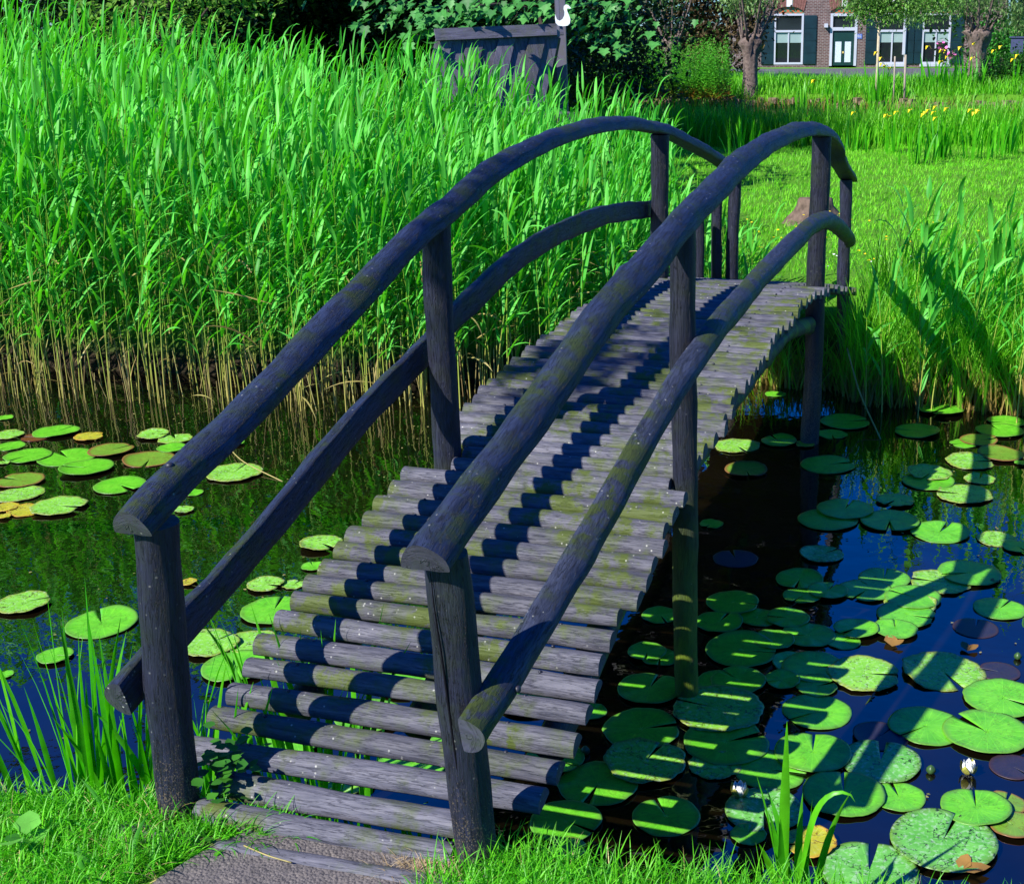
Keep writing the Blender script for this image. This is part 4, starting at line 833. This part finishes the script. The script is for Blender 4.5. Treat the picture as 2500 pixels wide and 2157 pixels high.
# maple with lobed leaves
def maple_leaves(P, size, mat, parent):
    lob = [(0, -.05), (.28, -.12), (.5, .08), (.36, .22), (.62, .5), (.34, .5), (.2, .62), (0, 1.0), (-.2, .62), (-.34, .5), (-.62, .5), (-.36, .22), (-.5, .08), (-.28, -.12)]
    lob = np.array(lob); n = len(P); k = len(lob)
    az = RNG.uniform(-.9, .9, n)+math.atan2(SD[1], SD[0]); tl = RNG.normal(-.75, .35, n)
    d = np.stack([np.cos(az)*np.cos(tl), np.sin(az)*np.cos(tl), np.sin(tl)], 1); sd = np.stack([-np.sin(az), np.cos(az), 0*az], 1); up = np.cross(sd, d)
    V = P[:, None]+(d[:, None]*lob[None, :, 1:2]+sd[:, None]*lob[None, :, 0:1]+up[:, None]*(-.25*np.abs(lob[None, :, 0:1])))*size[:, None, None]
    ctr = P+d*size[:, None]*.3
    V = np.concatenate([V, ctr[:, None]], 1).reshape(-1, 3); I = np.arange(n*(k+1)).reshape(n, k+1)
    F = np.concatenate([np.stack([I[:, j], I[:, (j+1) % k], I[:, k]], 1) for j in range(k)])
    return mesh_np('crown', V, F, mat, parent, tint=np.repeat(RNG.random(n), k+1))
L_MAPLE = leafmat('maple_leaf', (.03, .17, .03), (.09, .34, .07), .35)
mb = gp(1330, 22); e = empty('maple_tree', mb); tag(e, 'maple tree with broad lobed leaves hanging above the shed and the swan ornament', 'tree')
m = MB(); m.tube([(0, 0, -.2), (.05, 0, 1.5), (0, .1, 3.2), (.1, 0, 5)], [.16, .14, .11, .07], 10); m.build('trunk', M_BARKD, e, True)
PP = []
for (x, y, sx_, sy_, D, n) in ((960, 30, 60, 30, 19.3, 40), (1050, 40, 60, 30, 18.6, 50), (1130, 40, 60, 35, 18.4, 60), (1220, 30, 60, 30, 18.6, 50), (1010, 100, 22, 22, 18.6, 8), (1450, 20, 60, 25, 19.5, 40), (1440, 70, 50, 25, 19.5, 16), (1540, 30, 50, 40, 21, 34), (1330, 20, 40, 20, 19.5, 18), (1200, -60, 200, 40, 19.5, 160), (1500, 110, 50, 20, 22, 10)):
    for _ in range(n):
        q = at(x+random.gauss(0, sx_), y+random.gauss(0, sy_), D+random.gauss(0, .35)); PP.append(q)
PP = np.array(PP)-np.array(mb); sz = RNG.uniform(.10, .20, len(PP)); maple_leaves(PP, sz, L_MAPLE, e)
mm = MB()
for x, y, D in ((960, 20, 19.3), (1100, 60, 18.4), (1220, 20, 18.6), (1450, 40, 19.5), (1540, 20, 21), (1010, 110, 18.6)):
    q = at(x, y, D)-np.array(mb); mm.tube(catmull([(0, .05, 2.6), q*.5+np.array([0, 0, 1.6]), q+np.array([0, 0, .1])], 9), np.linspace(.05, .008, 9), 5)
mm.build('limbs', M_BARKD, e, True)
# unseen tree added left of the view, its crown shades the dark trees
for (lab, bx_, blobs, n, sz_) in (('large tree left of the pond shading the trees behind the reeds', (-15.5, 9.0, .3), [((0, 2, 13), (3.6, 3.4, 4.0)), ((3.0, 4.2, 12.0), (2.6, 2.6, 3.0)), ((-3, 3, 12), (3, 3, 3.5))], 9000, .34),):
    tree(lab, bx_, 7.5, .35, blobs, n, sz_, L_MID, shell=.2)

# overhanging limb of a tree left behind the camera: dapples the left rail and the deck
e = empty('overhanging_tree', (-12.5, -5.0, .4)); tag(e, 'tree left of the view whose long low limb dapples the left handrail', 'tree')
m = MB(); m.tube([(0, 0, -.3), (.05, 0, 2.5), (.2, .1, 5)], [.3, .24, .2], 12); m.build('trunk', M_BARKD, e, True)
tip = np.array([-4.0, -2.55, 7.0])-np.array([-12.5, -5.0, .4]); m = MB(); m.tube(catmull([(.15, .1, 4.6), (4.2, 1.2, 6.4), tip], 14), np.linspace(.14, .02, 14), 6); m.build('limbs', M_BARKD, e, True)
crown('crown', [(tuple(tip), (.30, 1.15, .40)), ((0, 0, 6.5), (2.2, 2.2, 1.8)), ((.5, 0, 6.5), (2.2, 2.2, 1.8))], 2600, .13, L_MID, e, .5, .1, .2)
crown('twig_leaves', [(tuple(tip), (.32, 1.2, .42))], 420, .12, L_MID, e, .5, .1, .1)
# pollard willows
def pollard(x, D, h, r, label, seed, nbr=9, reach=2.6, leaves=2600, lsz=.17, lb=None):
    b = gp(x, D); e = empty('pollard_willow', b); tag(e, label, 'tree', 'pollard willows on the far bank'); rg = random.Random(seed)
    V = []; nn = 22; prof = [(-.2, 1.25), (.1, 1.1), (h*.35, .95), (h*.65, .95), (h*.80, 1.15), (h*.88, 1.35), (h*.96, 1.5), (h*1.03, 1.3), (h*1.06, .8), (h*1.0, .05)]
    for (z, rr) in prof:
        for k in range(nn):
            a = 2*PI*k/nn; lump = 1+(.05*math.sin(5*a+seed)+.04*math.sin(9*a))+(.2*math.sin(4*a+z*9)+.16*math.sin(7*a-z*7+seed)+.1*math.sin(13*a+z*21))*(z > h*.75)
            V.append((r*rr*lump*math.cos(a), r*rr*lump*math.sin(a), z+(.06*math.sin(3*a+seed) if z > h*.75 else 0)))
    F = [[i*nn+k, i*nn+(k+1) % nn, (i+1)*nn+(k+1) % nn, (i+1)*nn+k] for i in range(len(prof)-1) for k in range(nn)]
    mesh_np('trunk', V, F, M_BARK, e)
    m = MB()
    for k in range(nbr):
        a = 2*PI*k/nbr+rg.uniform(-.3, .3); o0 = np.array([r*1.2*math.cos(a), r*1.2*math.sin(a), h*.98]); out_ = rg.uniform(.15, .6)
        p2 = o0+np.array([math.cos(a)*out_*reach*.35, math.sin(a)*out_*reach*.35, reach*.4]); p3 = o0+np.array([math.cos(a)*out_*reach*.8, math.sin(a)*out_*reach*.8, reach*rg.uniform(.8, 1.1)])
        m.tube(catmull([o0, p2, p3], 9), np.linspace(.055, .02, 9), 6)
    m.build('limbs', M_BARK, e, True)
    blobs = lb or [((0, 0, h+reach*.9), (1.6, 1.4, .9))]
    crown('crown', blobs, leaves, lsz, L_WIL, e, .3, .4, .2)
    return e
pollard(1640, 53, 1.85, .26, 'pollard willow half hidden in the undergrowth, leftmost of the three', 3, 6, 2.4, 900, .16)
pollard(1832, 48, 1.95, .27, 'pollard willow with a pale straight trunk left of the arched window', 5, 8, 2.4, 1500, .16, [((0.1, 0, 3.5), (1.2, 1, .7)), ((-.7, 0, 3.2), (.5, .5, .6))])
pollard(2385, 52, 2.05, .33, 'thick gnarled pollard willow before the right-hand window, rightmost of the three', 8, 9, 2.2, 12000, .13,
        [((-3.2, -.3, 3.1), (1.6, .9, .7)), ((-4.6, 0, 3.2), (1.2, .8, .55)), ((-1.0, -.3, 3.2), (1.6, 1.0, .7)), ((-2.2, -.3, 2.75), (.9, .7, .6)), ((.6, 0, 3.3), (1.3, 1, .9)), ((-1.9, 0, 3.4), (1.4, .8, .7)), ((1.4, 0, 2.6), (.6, .6, .7))])
tree('copper brown leaved shrub left of the brick house', gp(1735, 60), .8, .12, BB(5.2, 5.0, -.2), 7000, .24, L_BROWN, cat='shrub', name='copper_shrub', shell=.3)
# young staked tree
sb = gp(2142, 47); e = empty('young_tree', sb); tag(e, 'slim young tree with pale forking stem before the house', 'tree')
M_PALE = plain('pale_bark', (.42, .36, .24), .8, .2, .2, 10)
m = MB(); m.tube([(0, 0, -.1), (.01, 0, .9), (0, 0, 2.25)], [.055, .05, .045], 8); m.build('trunk', M_PALE, e, True)
m = MB()
for dx, hh in ((-.55, 1.1), (-.3, 1.3), (0, 1.5), (.3, 1.3), (-.9, .45), (.35, .2)):
    m.tube(catmull([(0, 0, 2.2), (dx*.45, 0, 2.25+hh*.35), (dx, 0, 2.2+hh)], 7), np.linspace(.03, .012, 7), 6)
m.build('limbs', M_PALE, e, True)
crown('crown', [((-.4, 0, 2.95), (.9, .6, .5)), ((.5, 0, 3.1), (.9, .6, .6)), ((1.2, 0, 2.85), (.7, .5, .45)), ((0, 0, 3.6), (1.3, .8, .5)), ((2.2, 0, 3.2), (1.0, .6, .5))], 4800, .14, leafmat('young_leaf', (.08, .24, .03), (.20, .42, .07), .4), e, .45, .2, .2)
for x, w_, D, lab in ((2181, 10, 46, 'thin grey stake below the house windows, left of the pair'), (2207, 14, 46, 'thicker grey stake below the house windows, right of the pair')):
    a = at(x, 262, D); b = at(x+4, 138 if w_ == 10 else 134, D); m = MB(); m.tube([a, (a+b)/2, b], [.03 if w_ == 10 else .042]*3, 7); tag(m.build('stake', plain('stake_wood', (.30, .26, .2), .9, .2), smooth=True), lab, 'stake')
# hedges and dark trees right
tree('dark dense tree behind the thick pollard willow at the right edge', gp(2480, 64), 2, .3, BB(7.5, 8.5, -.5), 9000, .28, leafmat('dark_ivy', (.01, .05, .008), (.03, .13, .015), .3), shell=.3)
tree('bright round leaved bush right of the thick pollard willow', gp(2440, 58), .4, .06, [((0, 0, 1.2), (1.1, .8, 1.0))], 2200, .17, leafmat('hedge_leaf', (.03, .20, .02), (.08, .34, .04), .35), cat='bush', name='bush', shell=.2)
tree('dark green undergrowth bush at the right end of the far bank', gp(2465, 48), .3, .05, [((0, 0, .7), (1.1, .9, .8)), ((.9, .2, .9), (.9, .7, .7)), ((-.6, -.5, .4), (.7, .6, .5))], 3800, .12, leafmat('under_leaf', (.02, .10, .01), (.06, .22, .02), .35), cat='bush', name='bush', shell=.2)
# willowherb thicket on the far bank
M_WH = leafmat('willowherb_leaf', (.05, .32, .02), (.15, .52, .03), .4, None, .5, (.35, .8, (.42, .17, .03)))
def herbs(name, xs_, D, n, h, lab):
    parts = []
    for k in range(n):
        x = random.uniform(*xs_); d = D+random.uniform(-1.4, 1.6); b = gp(x, d); hh = h*random.uniform(.75, 1.1); nl = 46; zz = np.linspace(.1, 1, nl)
        P = np.column_stack([b[0]+RNG.normal(0, .03, nl)+zz*random.uniform(-.12, .12), b[1]+RNG.normal(0, .03, nl), b[2]+zz*hh])
        parts.append(leafquads(P, np.arange(nl)*2.4, RNG.uniform(.1, .7, nl), .22*(1.15-zz*.75), .3))
    V, F, T = joinm(parts); return tag(mesh_np(name, V, F, M_WH, tint=T), lab, 'weeds', None, 'stuff')
herbs('willowherb', (1425, 1580), 45.5, 70, 1.3, 'lower leafy weeds with orange bases at the left of the far bank')
herbs('willowherb', (1375, 1490), 32, 70, 1.5, 'leafy weeds right of the shed behind the reeds')
herbs('willowherb', (1560, 1785), 46, 150, 2.0, 'tall leafy green willowherb thicket left of the pale pollard willow')
# ragged earthen canal edge
m = MB(); rg = random.Random(3)
M_PEAT = plain('peat', (.20, .14, .10), .95, .1, .6, 12, 1.0)
for k in range(300):
    x = -24+k*.115; yb = float(canal(x)[1])+.05; s_ = rg.uniform(.06, .14); m.box((x, yb+rg.uniform(-.05, .1), rg.uniform(.02, .26)), (s_*1.8, s_*2, s_*1.4), (math.cos(k), math.sin(k), 0), (-math.sin(k), math.cos(k), 0))
tag(m.build('bank_edge', M_PEAT), 'ragged brown peat edge of the far canal bank', 'bank', None, 'stuff')

# ------------------------------------------------------------------ shed with sloping board roof, swan, post
M_SHED = wood('shed_wood', (.075, .070, .10), (.03, .03, .045), (.14, .13, .18), (.08, .09, .03), .5, .5, sc=.5)
shed = empty('shed', tuple(at(1210, 150, 18.2))); tag(shed, 'small dark shed with a sloping board and batten roof rising behind the reeds', 'shed')
def into(o, par): o.parent = par; o.matrix_parent_inverse = Matrix.Translation(par.location).inverted(); return o
A_ = at(1064, 98, 17.6); B2 = at(1368, 84, 18.4); rx = (B2-A_); Lr = np.linalg.norm(rx); rx /= Lr
hor = np.cross(rx, (0, 0, 1)); hor /= np.linalg.norm(hor)
if hor@np.append(FH, 0) > 0: hor = -hor           # towards the viewer
left = -np.array([_cy, _sy, 0]); dn = hor*.50+np.array([0, 0, -.84])+left*.42; dn /= np.linalg.norm(dn); nr = np.cross(rx, dn); nr /= np.linalg.norm(nr)
if nr@hor < 0: nr = -nr
nb_ = 8; bw = Lr/nb_; SL = 1.75
def uvbox(name, c, d, X, Y, Z, mat, par):
    m = MB(); m.box(c, d, X, Y, Z); o = m.build(name, mat); 
    V = np.concatenate(m.V)-np.asarray(c); uv = np.column_stack([V@np.asarray(Y), V@np.asarray(X)+V@np.asarray(Z)]); l = o.data.uv_layers.new(name='UVMap')
    vi = np.empty(len(o.data.loops), np.int32); o.data.loops.foreach_get('vertex_index', vi); l.data.foreach_set('uv', uv[vi].ravel()); return into(o, par)
for k in range(nb_):
    hi = .020 if k % 2 == 0 else -.020; c = A_+rx*(bw*(k+.5))+dn*SL/2+nr*hi
    uvbox('roof_board', c, (bw*(1.08 if k % 2 == 0 else .95), SL, .022), rx, dn, nr, M_SHED, shed)
c = (A_+B2)/2+dn*.02+nr*.06; uvbox('ridge_board', c+np.array([0, 0, .06]), (.03, Lr*1.02, .155), nr, rx, np.cross(nr, rx), M_SHED, shed)
dn2 = -hor*.5+np.array([0, 0, -.84]); dn2 /= np.linalg.norm(dn2); nr2 = np.cross(rx, dn2); uvbox('back_roof', (A_+B2)/2+dn2*SL/2-np.array([0, 0, .05]), (.03, Lr, SL), nr2/np.linalg.norm(nr2), rx, dn2, M_SHED, shed)
gz = .2; bot = (A_+B2)/2; zt = bot[2]-1.5
uvbox('wall', np.array([bot[0], bot[1], (zt+gz)/2+.2]), (1.2, Lr*.95, zt-gz+.6), hor, rx, (0, 0, 1), M_SHED, shed)
pa = at(1360, 90, 18.2); pb = at(1364, -30, 18.2); m = MB(); m.box((pa+pb)/2, (.035, .06, np.linalg.norm(pb-pa)), (_cy, _sy, 0), (FH[0], FH[1], 0), (0, 0, 1)); into(m.build('thin_pole', M_SHED, None), shed)
pa2 = at(1374, 240, 18.7); m = MB(); m.box(np.array([pa2[0], pa2[1], 1.9]), (.14, .14, 3.4), (_cy, _sy, 0), (FH[0], FH[1], 0), (0, 0, 1)); into(m.build('corner_post', M_SHED, None), shed)
# swan silhouette
SW = [(-.13, .05), (-.125, .12), (-.10, .03), (-.05, .005), (.0, .04), (.03, .10), (.035, .16), (.02, .21), (.025, .26), (.06, .29), (.10, .28), (.13, .245), (.15, .225), (.12, .215), (.09, .225), (.075, .20), (.085, .16), (.11, .10), (.13, .03), (.12, -.04), (.08, -.08), (.0, -.09), (-.08, -.075), (-.12, -.03)]
sp = at(1374, 52, 18.0); R3 = np.array([_cy, _sy, 0]); F3 = np.array([FH[0], FH[1], 0]); SW = [(a*.78, b*.72) for a, b in SW]; V = [sp+R3*a+np.array([0, 0, b])-F3*.012 for a, b in SW]+[sp+R3*a+np.array([0, 0, b])+F3*.012 for a, b in SW]; n = len(SW)
F = [list(range(n)), list(range(n, 2*n))[::-1]]+[[i, i+n, (i+1) % n+n, (i+1) % n] for i in range(n)]
o = mesh_np('swan_ornament', np.array(V), F, plain('swan_white', (.75, .78, .78), .5, .4, .05), smooth=False); tag(o, 'white painted wooden swan ornament on the pole at the shed ridge', 'ornament')

# ------------------------------------------------------------------ brick house far behind
def brick_mat():
    m, n, out = newmat('brick'); L = n.links; tc = N(n, 'TexCoord'); mp = N(n, 'Mapping'); L.new(tc.outputs['UV'], mp.inputs[0])
    b = N(n, 'TexBrick', i_Scale=1.0, i_Color1=(.085, .038, .036, 1), i_Color2=(.14, .07, .062, 1), i_Mortar=(.24, .21, .20, 1)); b.inputs['Mortar Size'].default_value = .013; b.inputs['Brick Width'].default_value = .24; b.inputs['Row Height'].default_value = .085; b.inputs['Bias'].default_value = -.2  # brick tones lowered to stand for tree shade on the house
    L.new(mp.outputs[0], b.inputs[0]); nz = N(n, 'TexNoise', i_Scale=3.0, i_Detail=5.0); L.new(tc.outputs['UV'], nz.inputs[0])
    c = mixc(n, 1.0, b.outputs[0], ramp(n, [(.3, G(.75)), (.7, G(1.2))], nz.outputs[0]).outputs[0], 'MULTIPLY')
    p = N(n, 'BsdfPrincipled', i_Roughness=.9); L.new(c, p.inputs['Base Color']); L.new(p.outputs[0], out.inputs[0]); return m
M_BRICK = brick_mat(); M_WHITE = plain('white_paint', (.46, .48, .56), .5, .4, .06, 2); M_SHUT = plain('dark_green_shutter', (.003, .022, .032), .45, .5, .3, 2)  # white paint dulled too, tree shade put into its colour
M_DOOR = plain('dark_green_door', (.006, .035, .03), .4, .5, .2, 2); M_STONE = plain('keystone_paint', (.7, .7, .72), .6, .3, .08, 3)
def glass_mat():
    m, n, out = newmat('window_glass'); p = N(n, 'BsdfPrincipled', i_Roughness=.05); p.inputs['Base Color'].default_value = (.012, .016, .02, 1); n.links.new(p.outputs[0], out.inputs[0]); return m
M_GLASS = glass_mat(); M_BLIND = plain('blind', (.26, .36, .35), .8, .2, .05); M_LACE = plain('lace_pane', (.55, .62, .72), .6, .3, .45, 30)
HD = 76.0; h0 = at(2100, 160, HD); gzh = float(h0[2])
X3 = np.array([_cy, _sy, 0]); N3_ = -F3                      # facade runs across the view, faces the camera
# level and ground reference of the house: px -> metres on the facade
def fx(x, y=100): p = at(x, y, HD); return float((p-h0)@X3), float(p[2]-gzh)
house = empty('brick_house', (float(h0[0]), float(h0[1]), gzh)); tag(house, 'brown brick house with white framed windows and dark shutters behind the road', 'house')
house.rotation_euler = (0, 0, math.atan2(X3[1], X3[0]))
def hb(name, x0, x1, z0, z1, d0, d1, mat, par=None):         # box in the house frame: x along, y depth (negative = towards viewer)
    m = MB(); m.box(((x0+x1)/2, (d0+d1)/2, (z0+z1)/2), (abs(x1-x0), abs(d1-d0), abs(z1-z0))); o = m.build(name, mat, par or house)
    V = np.concatenate(m.V); l = o.data.uv_layers.new(name='UVMap'); vi = np.empty(len(o.data.loops), np.int32); o.data.loops.foreach_get('vertex_index', vi); l.data.foreach_set('uv', np.column_stack([V[:, 0]+V[:, 1], V[:, 2]])[vi].ravel()); return o
S_ = lambda x: fx(x)[0]
def Zp(y): return fx(2100, y)[1]
WX0, WX1 = S_(1795), S_(2455); ZT = 6.2; zwb = Zp(157); zwt = Zp(33); zarch = Zp(17)
opens = [(S_(1889), S_(1961), zwb, zarch+.04), (S_(2026), S_(2092), -.3, zarch+.04), (S_(2143), S_(2213), zwb, zarch+.04), (S_(2250), S_(2320), zwb, zarch+.04)]
m = MB(); xs_ = [WX0]+[v for o_ in opens for v in o_[:2]]+[WX1]
def wallbox(x0, x1, z0, z1): m.box(((x0+x1)/2, .15, (z0+z1)/2), (x1-x0, .3, z1-z0))
for k in range(0, len(xs_), 2): wallbox(xs_[k], xs_[k+1], -.5, ZT)
for o_ in opens:
    wallbox(o_[0], o_[1], o_[3], ZT)
    if o_[2] > -.25: wallbox(o_[0], o_[1], -.5, o_[2])
o = m.build('wall', M_BRICK, house); V = np.concatenate(m.V); l = o.data.uv_layers.new(name='UVMap'); vi = np.empty(len(o.data.loops), np.int32); o.data.loops.foreach_get('vertex_index', vi); l.data.foreach_set('uv', np.column_stack([V[:, 0], V[:, 2]])[vi].ravel())
hb('side_wall', WX0, WX0+.3, -.5, ZT, .3, 8, M_BRICK); hb('side_wall', WX1-.3, WX1, -.5, ZT, .3, 8, M_BRICK); hb('back_wall', WX0+.3, WX1-.3, -.5, ZT, 7.7, 8, M_BRICK)
m = MB(); m.add([(WX0-.4, -.5, ZT), (WX1+.4, -.5, ZT), (WX1+.4, 8.5, ZT), (WX0-.4, 8.5, ZT), (WX0-.4, 4, ZT+4), (WX1+.4, 4, ZT+4)], [[0, 1, 5, 4], [2, 3, 4, 5], [0, 4, 3], [1, 2, 5], [0, 3, 2, 1]]); m.build('roof', plain('roof_tiles', (.25, .08, .05), .8, .3, .3, 4), house)
def arch(o_, stone=True):
    x0, x1 = o_[0], o_[1]; cx = (x0+x1)/2; hw = (x1-x0)/2; rise = .26; z0 = zarch-.22; ms = MB(); nv = 15
    for k in range(nv):
        t0 = -1+2*k/nv+.008; t1 = -1+2*(k+1)/nv-.008
        def pt(t, up): return (cx+hw*t*(1+up*.16), -.035, z0+rise*(1-t*t)+up*(.62 if True else 0)-up*.06*abs(t))
        a, b, c_, d_ = pt(t0, 0), pt(t1, 0), pt(t1, 1), pt(t0, 1); q = [a, b, c_, d_]+[(p[0], .1, p[2]) for p in (a, b, c_, d_)]
        ms.add(q, [[0, 1, 2, 3], [7, 6, 5, 4], [0, 4, 5, 1], [1, 5, 6, 2], [2, 6, 7, 3], [3, 7, 4, 0]], random.random())
    a = ms.build('brick_arch', plain('arch_brick', (.20, .09, .075), .9, .2, .4, 9), house)
    hb('keystone', cx-.16, cx+.16, z0+rise-.02, z0+rise+.62, -.07, -.036, M_STONE)
def window(o_, two=True):
    x0, x1, z0 = o_[0], o_[1], o_[2]; z1 = zwt; w = .11; fr = MB(); zt = Zp(76)
    for (a, b, c_, d_) in ((x0, x0+w, z0, z1), (x1-w, x1, z0, z1), (x0+w, x1-w, z1-w, z1), (x0+w, x1-w, z0, z0+w), (x0+w, x1-w, zt-.06, zt+.06)): fr.box(((a+b)/2, .02, (c_+d_)/2), (b-a, .10, d_-c_))
    fr.box(((x0+x1)/2, .035, (z0+w+zt-.06)/2), (.07, .07, zt-.06-z0-w))
    f = fr.build('window', M_WHITE, house)
    hb('pane', x0+w*.9, x1-w*.9, z0+w*.9, z1-w*.9, .075, .09, M_GLASS, f); hb('blind', x0+w, x1-w, zt-.62, zt-.06, .056, .066, M_BLIND, f)
    hb('fanlight_panel', x0, x1, z1+.003, o_[3], .08, .12, M_TILE, f)
def tile_mat():
    m_, n, out = newmat('coloured_tiles'); tc = N(n, 'TexCoord'); c = N(n, 'TexChecker', i_Scale=7.0, i_Color1=(.45, .10, .03, 1), i_Color2=(.05, .20, .10, 1)); n.links.new(tc.outputs['UV'], c.inputs[0]); p = N(n, 'BsdfPrincipled', i_Roughness=.5); n.links.new(c.outputs[0], p.inputs['Base Color']); n.links.new(p.outputs[0], out.inputs[0]); return m_
M_TILE = tile_mat()
for k, o_ in enumerate(opens):
    arch(o_)
    if k != 1: window(o_)
for (a, b) in ((1859, 1888), (1962, 1992), (2113, 2142), (2214, 2231), (2233, 2249), (2321, 2350)):
    s_ = hb('shutter', S_(a), S_(b), zwb+.02, Zp(37), -.07, -.005, M_SHUT)
    for zz in (.25, .5, .75): hb('batten', S_(a)+.04, S_(b)-.04, zwb+(Zp(37)-zwb)*zz-.04, zwb+(Zp(37)-zwb)*zz+.04, -.085, -.071, M_SHUT, s_)
x0, x1 = opens[1][0], opens[1][1]; dtop = Zp(75); fr = MB(); w = .14
for (a, b, c_, d_) in ((x0, x0+w, -.02, zwt), (x1-w, x1, -.02, zwt), (x0+w, x1-w, zwt-w, zwt), (x0+w, x1-w, dtop, dtop+.18)): fr.box(((a+b)/2, .02, (c_+d_)/2), (b-a, .12, d_-c_))
f = fr.build('door_frame', M_WHITE, house); hb('pane', x0+w, x1-w, dtop+.18, zwt-w, .075, .09, M_GLASS, f); hb('fanlight_panel', x0, x1, zwt+.003, opens[1][3], .08, .12, M_TILE, f)
d_ = hb('door', x0+w+.003, x1-w-.003, .0, dtop-.003, .045, .10, M_DOOR)
cx = (x0+x1)/2
for sgn in (-1, 1): hb('glass_panel', cx+sgn*.27-.17, cx+sgn*.27+.17, Zp(152), Zp(102), .03, .043, M_LACE, d_)
hb('handle', cx-.05, cx+.05, Zp(128)-.05, Zp(128)+.05, -.0, .028, plain('brass', (.6, .45, .15), .3, .5), d_)
nx, nz_ = S_(2097), Zp(89)
pl = hb('number_plate', nx-.17, nx+.17, nz_-.13, nz_+.13, -.03, -.003, plain('number_blue', (.10, .16, .45), .4, .5, .02))
tx = bpy.data.curves.new('number', 'FONT'); tx.body = '46'; tx.size = .24; tx.align_x = 'CENTER'; tx.align_y = 'CENTER'; tx.extrude = .003
to0 = bpy.data.objects.new('number_text', tx); col.objects.link(to0); bpy.context.view_layer.update(); nm = bpy.data.meshes.new_from_object(to0); bpy.data.objects.remove(to0); nm.materials.clear(); nm.materials.append(M_WHITE); to = bpy.data.objects.new('number', nm); col.objects.link(to); to.parent = pl; to.rotation_euler = (PI/2, 0, 0); to.location = (nx, -.036, nz_)
lamp = hb('wall_lamp', S_(2015)-.09, S_(2015)+.09, Zp(63)-.09, Zp(63)+.12, -.28, -.003, M_WHITE)
hb('sill', opens[2][0]-.05, opens[2][1]+.05, zwb-.14, zwb-.002, -.12, -.003, M_WHITE); hb('sill', opens[3][0]-.05, opens[3][1]+.05, zwb-.14, zwb-.002, -.12, -.003, M_WHITE)
hb('downpipe', S_(2206)-.07, S_(2206)+.07, Zp(134), ZT, -.22, -.09, M_WHITE)
# flowering plants before the house
M_PINK = plain('mallow_pink', (.7, .15, .45), .5, .2, .1)
for (x, y, D, hgt, lab) in ((2297, 160, 73.5, 1.4, 'pink mallow in flower before the right-hand window'), (2322, 165, 73.5, .9, 'smaller pink mallow just right of the right-hand window')):
    b = gp(x, D); e = empty('mallow', b); tag(e, lab, 'flowering plant')
    P = np.column_stack([RNG.normal(0, .12, 60), RNG.normal(0, .1, 60), RNG.uniform(0, hgt, 60)]); v, f, t = leafquads(P, RNG.uniform(0, 6, 60), RNG.uniform(-.2, .6, 60), RNG.uniform(.1, .2, 60)); mesh_np('foliage', v, f, L_MID, e, tint=t)
    P = np.column_stack([RNG.normal(0, .1, 16), RNG.normal(-.1, .05, 16), RNG.uniform(hgt*.5, hgt*1.1, 16)]); v, f, t = leafquads(P, RNG.uniform(0, 6, 16), RNG.uniform(.2, 1.2, 16), RNG.uniform(.12, .2, 16), 1.0); mesh_np('flower', v, f, M_PINK, e, tint=t)
# mailbox
p = gp(2480, 56); e = empty('mailbox', p); tag(e, 'dark blue letterbox on a post at the right edge', 'mailbox'); m_mb = plain('mailbox_blue', (.04, .05, .12), .5, .5)
m = MB(); m.box((0, 0, .5), (.08, .08, 1.2)); m.build('post', m_mb, e); m = MB(); m.box((0, 0, 1.4), (.5, .35, .62)); m.build('box', m_mb, e); m = MB(); m.box((0, 0, 1.74), (.66, .45, .05)); m.build('lid', m_mb, e)
